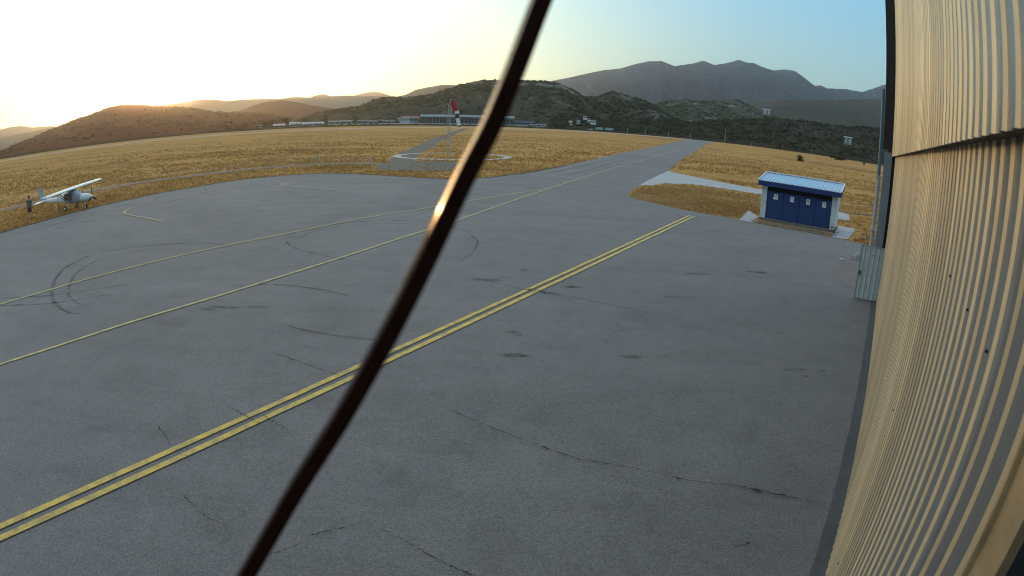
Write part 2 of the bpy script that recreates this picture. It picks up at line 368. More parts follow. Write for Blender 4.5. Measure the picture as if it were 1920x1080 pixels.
# shadow of the grass edge, painted as a dark band along the apron
mb = MB(); strip(mb, APRON_L[:16], .55, .015, 5, .25); mb.build('apron_edge_shade', mat('painted_edge_shade', (.05, .035, .025), 1, 0, .4, 3), None, 'structure')
TT = [(-47.04, 38.23), (-44.4, 44.5), (-42.0, 51.21), (-37.6, 57.5), (-31.5, 64.9), (-24.2, 70.2), (-19.5, 71.6), (-16.5, 70.5), (-14.0, 71.0)]
mb = MB(); strip(mb, TT, 2.4, .008, 6, .12); mb.build('dirt_track', M_TRACK, None, 'structure')
mb = MB(); strip(mb, [(-14.0, 70), (-16.5, 92), (-18.0, 118), (-21.5, 168), (-26, 250), (-33.5, 395)], 3.5, .0085, 6, .12); mb.build('gravel_path', M_SOIL, None, 'structure')
sheet('bare_soil', [tuple(p[:2]) for p in catmull([(-15.5, 65.5), (-15.5, 74), (-12, 76.5), (-7, 75.5), (-4.5, 69), (-6.0, 62.5), (-9.5, 60.5), (-13, 61)], 5, True)], .010, M_SOIL)
mb = MB(); strip(mb, [(-330, 256), (-283, 283), (-100, 384), (60, 472), (210, 556), (330, 622)], 32, .009, 3); mb.build('runway', M_RUNWAY, None, 'structure')
mb = MB(); strip(mb, [(38, 58.5), (41, 57.5), (46, 60.5), (52, 61)], 1.4, .007, 5, .3); strip(mb, [(28, 48), (33, 47.5), (40, 51)], .8, .0072, 5, .3); mb.build('dark_soil', mat('burnt_soil', (.045, .04, .028), 1, 0, .3, 2), None, 'structure')
# painted markings
LA = [(-26, 0), (-18.07, 14.02), (-16.39, 17.35), (-14.52, 20.82), (-12.77, 23.69), (-10.59, 27.02), (-8.14, 31.22), (-4.99, 35.77), (-2.35, 40.03), (1.36, 46.16), (2.6, 48.45)]
LB = [(-19, 0), (-13.05, 9.64), (-11.87, 11.64), (-10.81, 13.63), (-9.33, 16.26), (-8.09, 18.77), (-7.16, 20.82), (-6.1, 23.33), (-4.9, 26.4), (-3.0, 31.3), (-.87, 37.6), (1.31, 44.09), (4.35, 53.06), (12.02, 75.2), (27.31, 117.5), (58.98, 207.38)]
mb = MB(); strip(mb, LA, .14, .030, 6); mb.build('taxi_line', M_YELLOW2, None, 'structure')
mb = MB(); strip(mb, LB, .14, .032, 6); mb.build('taxi_line', M_YELLOW2, None, 'structure')
d1a, d1b = Vector((-7.56, 4.41, 0)), Vector((11.17, 37.1, 0)); dd = (d1b - d1a).normalized(); dn = Vector((dd.y, -dd.x, 0))
for off in (0.0, .31):
    a = d1a - dd * 8 + dn * off; b = d1b + dn * off
    mb = MB(); strip(mb, [a.lerp(b, i / 40) for i in range(41)], .155, .034, 0, .03); mb.build('double_yellow_line', M_YELLOW, None, 'structure')
LC = [(-31.37, 27.38), (-30.3, 31.0), (-29.0, 35.0), (-27.2, 40.0), (-25.0, 45.0), (-22.6, 49.8), (-20.0, 53.0), (-17.4, 54.0), (-14.19, 52.9), (-9.52, 50.3), (-3.35, 49.3), (1.49, 51.6), (7.2, 57.5), (15.0, 67.15)]
mb = MB(); strip(mb, LC, .12, .036, 6); mb.build('apron_edge_line', M_PALE, None, 'structure')
mb = MB(); strip(mb, [(-20.4, 30.0), (-22.96, 31.48), (-25.3, 32.8), (-26.55, 33.85), (-27.2, 35.5), (-26.6, 37.6), (-24.44, 42.6), (-23.0, 46.0)], .15, .038, 8); mb.build('parking_line', M_YELLOW2, None, 'structure')
mb = MB(); strip(mb, [(-13.23, 43.53), (-16.12, 44.95), (-18.7, 46.8), (-19.68, 47.9), (-20.0, 49.3), (-19.2, 51.2), (-17.6, 52.8)], .15, .040, 8); mb.build('parking_line', M_YELLOW2, None, 'structure')
mb = MB(); strip(mb, [(13.16, 82.69), (14.83, 80.24)], .3, .042, 2); mb.build('hold_line', M_PALE, None, 'structure')
mb = MB(); strip(mb, [(8.07, 41.35), (8.58, 41.03)], .15, .044, 2); mb.build('hold_line', M_PALE, None, 'structure')
# tyre scuffs, cracks, stains
mb = MB(); z = .020
TM = [([(-12.41, 13.92), (-14.2, 14.0), (-16.0, 15.2), (-17.6, 16.9), (-18.9, 19.0), (-19.3, 21.2), (-18.43, 22.75), (-16.34, 23.9), (-14.08, 24.2), (-12, 23.6)], .16),
      ([(-13.2, 14.5), (-14.95, 15.2), (-16.6, 16.9), (-17.7, 18.8), (-18.1, 20.8), (-17.4, 22.0), (-16, 22.9), (-14, 23.2)], .13),
      ([(-10.31, 25.24), (-10.4, 27.4), (-8.84, 29.49), (-6.93, 30.6), (-4.54, 30.5), (-2.66, 28.8), (-1.6, 25.9), (-1.86, 22.5), (-3.03, 20.49)], .12),
      ([(-9.6, 25.3), (-9.7, 27.0), (-8.5, 28.8), (-6.8, 29.8), (-4.8, 29.6), (-3.2, 28.2)], .10),
      ([(-10.31, 25.24), (-9.15, 23.53), (-6.82, 21.91), (-5.21, 21.2)], .12), ([(-24, 13.0), (-18.85, 14.68), (-16.48, 15.4), (-14.91, 16.38), (-12.5, 18)], .14), ([(-23, 12.2), (-18, 13.9), (-15.6, 14.6), (-13, 16.4)], .12),
      ([(-9.4, 17.5), (-8.0, 18.0), (-6.0, 17.6), (-4.6, 16.9)], .12), ([(-20, 33), (-16, 36), (-11, 37.5), (-6, 36)], .14), ([(-18, 38), (-13.5, 39.8), (-8, 39.5), (-3.5, 37.5)], .13),
      ([(2, 60), (6, 70), (11, 84), (18, 104)], .3), ([(3.5, 58), (8, 69), (13, 84), (20, 104)], .25), ([(-15.5, 29), (-12, 31.2), (-8, 33.5), (-3, 37)], .12), ([(-22, 24), (-20, 28), (-17, 32), (-12, 36)], .12),
      ([(-6.2, 14.3), (-5.2, 13.9), (-4.0, 13.6), (-2.8, 13.5)], .10)]
for P, wd in TM: strip(mb, P, wd, z, 8, .15, True); z += .0004
mb.build('tyre_marks', M_TYRE_MARK, None, 'structure')
mb = MB()
CR = [([(-2.62, 20.24), (-1.08, 19.53), (.43, 18.44), (1.66, 17.89), (3.05, 17.06), (4.2, 16.31), (6.0, 15.3)], .035), ([(.35, 18.5), (1.0, 18.25), (1.5, 18.0)], .09),
      ([(-1.9, 10.6), (-.9, 9.9), (-.13, 9.33), (.59, 8.84), (1.15, 8.46), (1.37, 8.4), (2.2, 8.1), (2.9, 7.75), (3.43, 7.6), (3.88, 7.46), (4.49, 7.09), (5.1, 6.77)], .026), ([(3.6, 7.55), (4.2, 7.25), (5.05, 6.8)], .035),
      ([(-4.95, 6.5), (-4.62, 6.25), (-4.22, 6.02), (-3.69, 5.86)], .022), ([(-1.7, 6.35), (-1.37, 6.17), (-.97, 5.9), (-.43, 5.57), (.1, 5.3)], .024), ([(-2.1, 6.3), (-2.38, 6.15), (-2.6, 5.98)], .02), ([(-2.66, 5.9), (-2.75, 5.7), (-3.1, 5.4)], .016),
      ([(-4.6, 9.25), (-4.2, 9.0), (-3.8, 8.72)], .03), ([(-5.6, 12.3), (-5.19, 12.08), (-4.03, 11.49), (-3.4, 11.2)], .028), ([(-5.6, 9.5), (-5.1, 9.25), (-4.38, 8.85)], .02), ([(3.17, 5.99), (3.45, 6.05)], .03), ([(2.4, 9.9), (2.75, 9.85), (2.95, 9.7)], .03), ([(6.6, 15.4), (7.4, 15.0), (8.0, 14.7)], .03),
      ([(4.5, 26.5), (6.2, 26.0), (7.8, 25.2)], .03), ([(-14, 24.5), (-11.5, 23.0), (-9.5, 22.4)], .03), ([(1.7, 19.4), (2.1, 19.0), (2.5, 18.9)], .06), ([(-6.5, 8.3), (-6.0, 7.9), (-5.7, 7.4)], .02)]
z = .046
for P, wd in CR: strip(mb, P, wd * .8, z, 14, .7, True); z += .0004
mb.build('asphalt_cracks', M_CRACK, None, 'structure')
mb = MB(); z = .021
for (x, y, a, b_) in [(.04, 14.51, .17, .11), (.21, 14.33, .1, .07), (2.86, 13.07, .24, .12), (.45, 21, .22, .12), (-.8, 19.5, .6, .14), (1.94, 19.02, .3, .12), (.12, 12.93, .35, .12), (2.94, 15.37, .06, .04), (-8.4, 15.4, .55, .1), (-7.4, 15.6, .4, .08), (-8.9, 15.1, .3, .08), (6.9, 12.3, .3, .08), (7.0, 11.9, .12, .05), (7.7, 12.2, .16, .05), (9.9, 22.3, .5, .16), (7.0, 21.5, .5, .1), (5.2, 18.2, .4, .1)]:
    n = 14; ph = random.random() * 6
    mb.add([(x + a * math.cos(2 * math.pi * i / n) * (1 + .25 * math.sin(3 * i + ph)), y + b_ * math.sin(2 * math.pi * i / n) * (1 + .25 * math.cos(2 * i + ph)), z) for i in range(n)], [tuple(range(n))]); z += .0004
mb.build('oil_stains', M_STAIN, None, 'structure')
# painted ring round the windsock
mb = MB(); n = 72; WS = (-9.3, 87.3)
for r0, r1, z in ((7.55, 8.65, .014),):
    vs = []
    for i in range(n):
        a = 2 * math.pi * i / n; vs += [(WS[0] + r0 * math.cos(a), WS[1] + r0 * math.sin(a), .03), (WS[0] + r1 * math.cos(a), WS[1] + r1 * math.sin(a), .03)]
    mb.add(vs, [(2 * i, 2 * i + 1, (2 * i + 3) % (2 * n), (2 * i + 2) % (2 * n)) for i in range(n)])
    mb.add([(v[0], v[1], .0) for v in vs[1::2]] + [vs[2 * i + 1] for i in range(n)], [(i, (i + 1) % n, n + (i + 1) % n, n + i) for i in range(n)])
mb.build('painted_ring', mat('ring_whitewash', (.36, .37, .35), .85, 0, .2, .5), None, 'structure')
SLABS = [[(14.3, 36.9), (17.4, 42.6), (17.2, 39.0), (16.0, 37.6), (15.5, 35.9)], [(19.4, 32.6), (20.9, 32.2), (24.8, 37.6), (23.1, 38.5)], [(23.6, 41.8), (28.6, 49.9), (29.2, 45.8), (26.5, 41.4)]]
# ------------------------------------------------------------------ dry grass blades (nobody could count them)
def inside(P, x, y):
    r = np.zeros(len(x), bool); k = len(P); j = k - 1
    for i in range(k):
        xi, yi = P[i][0], P[i][1]; xj, yj = P[j][0], P[j][1]
        if yi != yj: r ^= ((yi > y) != (yj > y)) & (x < (xj - xi) * (y - yi) / (yj - yi) + xi)
        j = i
    return r
def near_line(P, x, y, w):
    r = np.zeros(len(x), bool); Q = [p for p in catmull(P, 4)]
    for a, b in zip(Q[:-1], Q[1:]):
        d = np.array([b.x - a.x, b.y - a.y]); L = (d ** 2).sum(); tt = np.clip(((x - a.x) * d[0] + (y - a.y) * d[1]) / L, 0, 1)
        r |= (x - a.x - tt * d[0]) ** 2 + (y - a.y - tt * d[1]) ** 2 < w * w
    return r
def tufts(name, N, r0, r1, az0, az1, hmin, hmax, only=None):
    u = rng.random(N); r = 1 / (1 / r0 + (1 / r1 - 1 / r0) * u); a = np.radians(az0 + (az1 - az0) * rng.random(N))
    x = r * np.sin(a); y = r * np.cos(a)
    nz = np.array([noise.noise(Vector((px * .12, py * .12, 3.3))) for px, py in zip(x, y)])
    nb = np.array([noise.noise(Vector((px * .02 + 5, py * .10, 8.1))) + .6 * noise.noise(Vector((px * .06, py * .30, 1.7))) for px, py in zip(x, y)])
    keep = rng.random(N) < .55 + .7 * nz + .75 * nb
    keep &= ~inside(APRON, x, y) & ~inside(PATH, x, y) & ~near_line(TT, x, y, 1.4) & ~near_line([(-14.0, 70), (-16.5, 92), (-18.0, 118), (-21.5, 168)], x, y, 2.0)
    keep &= ~((np.hypot(x - WS[0], y - WS[1]) > 7.2) & (np.hypot(x - WS[0], y - WS[1]) < 8.8))
    keep &= ~((x - 24.5) * .819 - (y - 33) * .574 > 3) | (y > 34)
    sx = (x - 16.5) * .819 - (y - 37.9) * .574; sy = (x - 16.5) * .574 + (y - 37.9) * .819
    keep &= ~((sx > -.9) & (sx < 7.2) & (sy > -1.2) & (sy < 2.6))
    keep &= ~near_line([(38, 58.5), (41, 57.5), (46, 60.5), (52, 61)], x, y, .8) & ~near_line([(28, 48), (33, 47.5), (40, 51)], x, y, .45)
    keep &= ~((np.abs(x + 11) < 5.2) & (np.abs(y - 68.2) < 7) & (rng.random(N) < .8))
    for Q in SLABS: keep &= ~inside(Q, x, y)
    if only is not None: keep &= inside(only, x, y)
    x, y, r = x[keep], y[keep], r[keep]; n = len(x)
    isl = inside(ISLAND, x, y)
    B = 4; h = (hmin + (hmax - hmin) * rng.random(n)) * np.where(isl, .9, 1) * np.clip(r / 70, .75, 1.5)
    V = np.zeros((n, B, 3, 3), np.float32)
    for b in range(B):
        th = rng.random(n) * 6.283; w = h * (.10 + .12 * rng.random(n)); ox = (rng.random(n) - .5) * h * 1.6; oy = (rng.random(n) - .5) * h * 1.6
        hh = h * (.6 + .5 * rng.random(n)); lx = (rng.random(n) - .5) * h * .9; ly = (rng.random(n) - .5) * h * .9
        bx, by = x + ox, y + oy
        V[:, b, 0] = np.stack([bx - w * np.cos(th), by - w * np.sin(th), np.zeros(n) - .01], 1)
        V[:, b, 1] = np.stack([bx + w * np.cos(th), by + w * np.sin(th), np.zeros(n) - .01], 1)
        V[:, b, 2] = np.stack([bx + lx, by + ly, hh], 1)
    V = V.reshape(-1, 3); return np_mesh(name, V, np.arange(len(V)).reshape(-1, 3), M_TUFT, False, 'stuff')
o = tufts('dry_grass', 120000, 33, 230, -54, 38.5, .09, .24); tag(o, 'golden dry grass covering the airfield around the apron', 'grass')
V = []
for a, b in zip(catmull(APRON_L[1:17], 24)[:-1], catmull(APRON_L[1:17], 24)[1:]):
    d = b - a; nrm = Vector((-d.y, d.x, 0)).normalized(); L = d.length
    for _ in range(int(L * 16)):
        p = a + d * random.random() + nrm * (random.uniform(-.12, .55) + .15 * noise.noise(Vector((a.x * .8, a.y * .8, 3)))); hh = random.uniform(.05, .2); th = random.random() * 6.28; w_ = random.uniform(.015, .035)
        V += [(p.x - w_ * math.cos(th), p.y - w_ * math.sin(th), 0), (p.x + w_ * math.cos(th), p.y + w_ * math.sin(th), 0), (p.x + random.uniform(-.09, .09), p.y + random.uniform(-.09, .09), hh)]
o = np_mesh('dry_grass', V, np.arange(len(V)).reshape(-1, 3), M_TUFT, False, 'stuff'); tag(o, 'ragged fringe of dry grass along the apron edge', 'grass')
o = tufts('dry_grass', 5200, 37, 60, 10, 23.5, .07, .2, [tuple(p[:2]) for p in catmull(ISLAND, 4, True)]); tag(o, 'short dry grass on the island between the apron and the concrete path', 'grass')
# ------------------------------------------------------------------ hills
def interp(prof, a):
    if a <= prof[0][0]: return prof[0][1]
    for (a0, e0), (a1, e1) in zip(prof[:-1], prof[1:]):
        if a <= a1: return e0 + (e1 - e0) * (a - a0) / (a1 - a0)
    return prof[-1][1]
HILLS = {}
def hill(name, prof, dist, foot, back, m, da=.2, rough=1.0, z0=1.5, seed=0, rows=26, vary=.12, shape=1.0, fade=None, ridges=0):
    a0, a1 = prof[0][0], prof[-1][0]; na = int((a1 - a0) / da) + 1; ts = [i / rows for i in range(rows + 1)] + [1.06, 1.15, 1.3, 1.6]
    V = []; F = []
    def rad(a): return dist * (1 + vary * noise.noise(Vector((a * .09, seed, 0))))
    def height(a, tt):
        d = rad(a); e = interp(prof, a); hr = CAM_H + d * math.tan(R(e)) - z0
        if fade: hr *= min(1, max(0, (a - a0) / fade)) * min(1, max(0, (a1 - a) / fade)) if False else 1
        r = foot + (d - foot) * tt; x, y = pol(a, r)
        if tt <= 1: s = tt ** shape * (1.5 - .5 * tt) if shape != 1 else tt * tt * (3 - 2 * tt) * .45 + tt * .55
        else: s = max(0, 1 - ((tt - 1) / .6) ** 1.3)
        k = d / 1000
        nz = noise.fractal(Vector((x / (90 * k), y / (90 * k), seed)), 1, 2.0, 5)
        am = rough * 9 * k * math.sin(math.pi * min(1, tt)) if tt <= 1 else 0
        fine = noise.fractal(Vector((x / 7, y / 7, seed + 5)), .9, 2.0, 3) * rough * 1.0 * (k ** .5)
        rg = 0
        if ridges:
            q = abs(noise.noise(Vector((a * .55 + .9 * tt + .6 * noise.noise(Vector((a * .3, tt * 2, 1))), tt * 1.6, seed + 2)))) + .5 * abs(noise.noise(Vector((a * 1.3 - 1.3 * tt, tt * 3, seed + 9)))); rg = -ridges * (q) * math.sin(math.pi * min(1, tt)) ** .8 * hr
        return x, y, z0 + max(0, hr) * s + nz * am + rg + fine * min(1, tt * 4)
    for i in range(na):
        a = a0 + da * i
        for tt in ts: V.append(height(a, tt))
    L = len(ts)
    for i in range(na - 1):
        for j in range(L - 1): F.append((i * L + j, (i + 1) * L + j, (i + 1) * L + j + 1, i * L + j + 1))
    HILLS[name] = (prof, height)
    return np_mesh(name, V, F, m, True, 'structure')
L1 = [(-58, 1.6), (-53.9, 2.2), (-50.53, 2.04), (-49.41, 2.13), (-48.3, 2.08), (-47.2, 1.79), (-45.27, 1.69), (-43.91, 1.34), (-41, .6)]
L2 = [(-60, .7), (-53.92, 1.05), (-50.54, 1.3), (-48.86, 1.4), (-47.2, 1.41), (-45.55, 1.54), (-44.02, 1.59), (-42.28, 1.53), (-38, 1.0)]
L3 = [(-66, -1.2), (-58, -.9), (-55.14, -.6), (-50.57, .04), (-50, .24), (-48.88, .55), (-47.21, .85), (-45.55, 1.3), (-44.18, 1.56), (-42.82, 1.93), (-41.74, 2.15), (-40.39, 2.44), (-39.59, 2.65), (-38.52, 2.78), (-37.45, 2.76), (-35.86, 2.61), (-34.79, 2.39), (-32.68, 2.17), (-31.11, 1.9), (-29.02, 1.4), (-26.11, 1.17), (-23.84, .89), (-20.76, .35), (-18.3, -.25)]
HB = [(-30, .6), (-27.46, 1.2), (-26.12, 1.42), (-25.45, 1.68), (-24.17, 2.02), (-22.58, 2.17), (-21.51, 2.02), (-19.92, 1.63), (-18.33, 1.32), (-16.2, 1.01), (-13.66, .66), (-12, .3)]
FAR = [(-38, 1.8), (-34.27, 2.4), (-31.91, 2.55), (-30.6, 2.7), (-29.04, 2.6), (-27.74, 2.37), (-25.67, 2.4), (-24.9, 2.4), (-22.59, 2.29), (-21.06, 2.43), (-19.78, 2.28), (-19.28, 2.47), (-18.41, 2.6), (-17.75, 2.37), (-16.23, 2.39), (-14.21, 2.3), (-13.2, 2.24), (-11.94, 2.28), (-8.66, 1.97), (-5, 1.2)]
PALE = [(-18, 1.6), (-15.97, 2.28), (-15.47, 2.37), (-14.47, 2.64), (-13.71, 2.7), (-13.11, 2.65), (-11.94, 2.28), (-10, 1.5)]
GRAY = [(-15, 1.4), (-11.93, 2.13), (-10.68, 2.38), (-9.7, 2.89), (-8.7, 3.1), (-7.21, 3.37), (-6.45, 3.38), (-4.7, 3.26), (-2.69, 3.0), (1, 2.0)]
GREEN = [(-22, -.2), (-20.25, .33), (-18.73, .78), (-16.71, 1.1), (-15.14, 1.27), (-14.09, 1.56), (-13.69, 1.8), (-12.64, 2.05), (-11.43, 2.1), (-9.53, 2.18), (-8.68, 2.33), (-6.4, 3.05), (-5.81, 3.3), (-4.86, 3.58), (-4.02, 3.78), (-3.53, 3.93), (-2.77, 3.9), (-1.48, 3.92), (-.18, 3.94), (.87, 4.0), (1.87, 3.98), (2.93, 3.9), (3.98, 3.75), (4.65, 3.46), (5.57, 3.0), (6.02, 2.82), (7.28, 2.64), (8.07, 3.12), (8.81, 3.34), (9.68, 3.15), (10.95, 2.9), (11.97, 2.58), (12.84, 2.24), (13.93, 1.57), (15.02, 1.15), (17.53, .74), (20, .3)]
GREENB = [(8, .5), (10.92, 1.31), (12.83, 2.5), (13.88, 2.9), (15.74, 3.2), (17.01, 3.2), (18.08, 3.2), (19.69, 3.66), (20.51, 3.7), (21.29, 3.42), (22.44, 3.0), (23.18, 2.7), (25.16, 2.3), (29, 1.2)]
MTN = [(-8, .6), (-4, 2.0), (-1.69, 2.93), (1.29, 3.71), (2.93, 4.04), (4.27, 4.37), (6.25, 4.94), (7.74, 5.35), (9.49, 5.67), (10.73, 6.15), (11.98, 6.53), (13.29, 6.66), (14.51, 6.27), (16.28, 6.69), (17.18, 7.05), (18.31, 6.73), (19.58, 7.06), (20.59, 7.47), (21.36, 7.29), (22.03, 7.31), (22.91, 7.0), (23.95, 6.82), (25.03, 7.04), (26.01, 7.01), (26.8, 6.6), (27.59, 6.09), (28.02, 5.85), (28.64, 5.98), (29.17, 5.77), (31.0, 5.94), (32.69, 5.9), (33.89, 6.44), (34.94, 6.94), (37.06, 7.64), (40.29, 8.13), (46, 6), (52, 2)]
SLOPER = [(13, 1.2), (18.46, 2.5), (21.7, 3.42), (24.5, 4.05), (26.87, 4.44), (30.93, 4.95), (34.45, 5.45), (38.18, 5.9), (44, 4), (50, 1)]
SCRUBR = [(1, -.3), (3.43, -.04), (6.43, .33), (8.93, .6), (11.44, .82), (16.49, 1.1), (19.02, 1.55), (21.57, 1.85), (23.97, 2.28), (25.15, 2.33), (28.0, 2.5), (28.64, 2.4), (31.05, 2.5), (34.52, 2.8), (38.31, 3.1), (44, 2), (50, .3)]
hill('far_hill', L1, 5200, 4000, 1, M_H_FAR, .4, .5, seed=1, rows=10)
hill('far_hill', L2, 3400, 2600, 1, M_H_FAR, .35, .6, seed=2, rows=12)
hill('left_hill', L3, 1250, 640, 1, M_H_LEFT, .12, .7, seed=3, vary=.06)
hill('middle_hill', HB, 1900, 1300, 1, M_H_LEFT, .2, .6, seed=4, vary=.06)
hill('far_ridge', FAR, 3800, 2600, 1, M_H_FAR, .25, .6, seed=5, rows=16, vary=.06)
hill('pale_peak', PALE, 5600, 4600, 1, M_H_FAR, .3, .3, seed=6, rows=10, vary=.03)
hill('grey_hill', GRAY, 3000, 2200, 1, M_H_FAR, .25, .6, seed=7, rows=14, vary=.05)
hill('green_hill', GREEN, 980, 660, 1, M_H_GREEN, .10, .9, seed=8, rows=44, vary=.05)
hill('rocky_hill', GREENB, 1450, 1050, 1, M_H_GREENB, .10, .9, seed=9, rows=36, vary=.04)
hill('mountain', MTN, 4300, 2500, 1, M_MTN, .15, 1.0, seed=10, rows=60, vary=.05, ridges=.16)
hill('dark_slope', SLOPER, 2000, 1300, 1, M_SLOPE, .2, .9, seed=11, rows=30, vary=.04, ridges=.05)
hill('scrub_slope', SCRUBR, 820, 610, 1, M_SCRUBR, .10, .8, seed=12, rows=40, vary=.05)
# shrubs on the near hills: one uncountable mass per hill
ICO_V = None
def ico():
    bm = bmesh.new(); bmesh.ops.create_icosphere(bm, subdivisions=1, radius=1); v = np.array([x.co for x in bm.verts]); f = np.array([[q.index for q in p.verts] for p in bm.faces]); bm.free(); return v, f
IV, IF = ico()
def shrubs(hname, N, t0, t1, smin, smax, m, label, a0=None, a1=None, bare=None):
    prof, height = HILLS[hname]; A0 = prof[0][0] if a0 is None else a0; A1 = prof[-1][0] if a1 is None else a1
    Vs = []; Fs = []; n = 0
    for _ in range(N):
        a = random.uniform(A0, A1); tt = t0 + (t1 - t0) * random.random() ** .8
        if noise.noise(Vector((a * .9, tt * 7, 4.4))) < random.uniform(-.5, .25): continue
        if bare and bare(a, tt) and random.random() < .85: continue
        x, y, z = height(a, tt); s = smin + (smax - smin) * random.random() ** 2
        v = (IV * (1 + 1.1 * (rng.random((len(IV), 1)) - .5)) + .25 * rng.normal(size=IV.shape)) * np.array([s * random.uniform(.8, 1.6), s * random.uniform(.8, 1.6), s * random.uniform(.45, .95)])
        Vs.append(v + np.array([x, y, z + s * .35])); Fs.append(IF + n); n += len(IV)
    o = np_mesh('hill_scrub', np.concatenate(Vs), np.concatenate(Fs), m, False, 'stuff'); tag(o, label, 'shrubs')
shrubs('green_hill', 15000, .05, 1.02, .5, 2.5, M_SCRUB, 'dark green shrubs covering the nearest central hill', bare=lambda a, tt: (a < 1.5 and .08 < tt < .50 + .1 * noise.noise(Vector((a, 0, 9)))) or (1.6 < a < 5.4 and .74 < tt < .9))
shrubs('rocky_hill', 5000, .1, 1.02, .6, 2.6, M_SCRUB, 'dark shrubs scattered over the rocky hill below the mountain')
shrubs('scrub_slope', 11000, .03, 1.02, .4, 1.9, M_SCRUB, 'dark shrubs covering the low slope beyond the right field', 2, 38)
shrubs('left_hill', 5000, .1, 1.02, .7, 2.2, M_SCRUB_BR, 'brown shrubs along the back-lit left hill', -54, -19)
M_ROCK = mat('grey_limestone', (.15, .147, .138), .95, 0, .3, .3)
def rocks(hname, spots):
    prof, height = HILLS[hname]; Vs = []; Fs = []; n = 0
    for a0, t0, a1, t1, sa, st, N, s0, s1 in spots:
        for _ in range(N):
            u = random.random(); a = a0 + (a1 - a0) * u + random.gauss(0, sa); tt = min(.99, t0 + (t1 - t0) * u + random.gauss(0, st))
            x, y, z = height(a, tt); s = random.uniform(s0, s1)
            v = (IV * (1 + .5 * (rng.random((len(IV), 1)) - .5)) + .15 * rng.normal(size=IV.shape)) * np.array([s * random.uniform(.8, 2.0), s * random.uniform(.8, 1.5), s * random.uniform(.35, .8)])
            Vs.append(v + np.array([x, y, z + s * .1])); Fs.append(IF + n); n += len(IV)
    np_mesh('rock_outcrop', np.concatenate(Vs), np.concatenate(Fs), M_ROCK, False, 'structure')
rocks('green_hill', [(1.7, .86, 3.0, .80, .25, .02, 90, .8, 2.2), (3.6, .88, 5.0, .80, .25, .02, 150, .8, 2.6), (9.6, .84, 10.4, .80, .2, .02, 40, .8, 2.2), (12.0, .62, 13.2, .5, .15, .03, 60, .8, 2.4), (6.0, .5, 6.3, .48, .1, .02, 14, .8, 1.6)])
rocks('rocky_hill', [(15.3, .95, 19.3, .35, .18, .03, 220, .9, 2.6), (19.2, .95, 21.4, .75, .4, .04, 120, .9, 2.4)])
rocks('scrub_slope', [(24, .8, 29, .55, .8, .06, 90, .4, 1.3)])
# ------------------------------------------------------------------ haze: a thin real volume over the plain
def haze():
    m = bpy.data.materials.new('haze_air'); m.use_nodes = True; t = NT(m); t.n.clear(); out = t.new('ShaderNodeOutputMaterial')
    v = t.new('ShaderNodeVolumeScatter'); v.inputs['Color'].default_value = (.96, .97, 1, 1); v.inputs['Density'].default_value = .00009; v.inputs['Anisotropy'].default_value = .89
    t.link(v.outputs[0], out.inputs['Volume'])
    mb = MB(); mb.box((0, 0, 380), (14000, 14000, 780)); mb.build('haze', m, None, 'structure')
haze()
def sun_glow_box():  # added box of orange-tinted air, shaped to glow around the sun
    m = bpy.data.materials.new('sun_glow_air'); m.use_nodes = True; t = NT(m); t.n.clear(); out = t.new('ShaderNodeOutputMaterial')
    v = t.new('ShaderNodeVolumeScatter'); v.inputs['Color'].default_value = (1, .78, .55, 1); v.inputs['Density'].default_value = .00017; v.inputs['Anisotropy'].default_value = .955
    t.link(v.outputs[0], out.inputs['Volume'])
    x, y = pol(-34, 720); mb = MB(); mb.box((0, 0, 45), (340, 900, 88)); o = mb.build('haze', m, None, 'structure'); o.location = (x, y, 0); o.rotation_euler = (0, 0, R(34))
sun_glow_box()
# ------------------------------------------------------------------ hangar
AW = R(34.9); HO = (.57 * math.cos(AW), -.57 * math.sin(AW), 0); HROT = math.pi / 2 - AW
hangar = empty('hangar', HO, HROT, 'long hangar clad in ribbed beige metal sheets along the right side', 'hangar')
def ribbed(x0, x1, z0, z1, y, period=.212, hgt=.015, phase=0.0, nz=1):
    mb = MB(); prof = []; x = x0
    while x < x1:
        j = random.uniform(-.002, .002)
        for dx, dy in ((0, 0), (.122, 0), (.131, hgt * .55), (.138, hgt), (.190, hgt)): prof.append((x + dx + j, y + dy))
        x += period
    prof = [p for p in prof if p[0] <= x1] + [(x1, y)]
    vs = []; n = len(prof)
    for q in range(nz + 1):
        z = z0 + (z1 - z0) * q / nz
        vs += [(a, b + .0012 * noise.noise(Vector((a * .5, z * .35, 2)))) + (z,) for a, b in prof]
    fs = [(q * n + i, q * n + i + 1, (q + 1) * n + i + 1, (q + 1) * n + i) for q in range(nz) for i in range(n - 1)]
    mb.add(vs, fs); mb.m = [1 if (i % 5) in (1, 2) else 0 for q in range(nz) for i in range(n - 1)]  # painted glint on the rising flanks, unlit tone elsewhere
    return mb
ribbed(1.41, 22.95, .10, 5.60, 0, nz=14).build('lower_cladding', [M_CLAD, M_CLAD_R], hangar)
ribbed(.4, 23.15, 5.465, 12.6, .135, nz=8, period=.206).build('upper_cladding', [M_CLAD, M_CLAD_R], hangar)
mb = MB(); mb.box((11.7, .066, 5.49), (22.5, .115, .012)); mb.build('seam_shade_plate', M_FASCIA, hangar)  # dark plate under the overlap, shade of the gap put into its colour
mb = MB()
mb.box((11.7, -.07, .045), (23.6, .34, .09)); mb.build('footing', M_KERB, hangar)
mb = MB(); mb.box((23.42, .31, 9.15), (.42, .44, 6.9)); mb.box((23.36, .20, 5.62), (.3, .22, .2)); mb.build('door_rail_box', M_FASCIA, hangar)
mb = MB(); mb.box((23.3, .285, 2.8), (.36, .33, 5.6)); mb.build('corner_column', M_GREYSTEEL, hangar)
mb = MB(); mb.box((23.02, .05, 2.8), (.10, .16, 5.55)); mb.build('corner_trim', M_DARK, hangar)
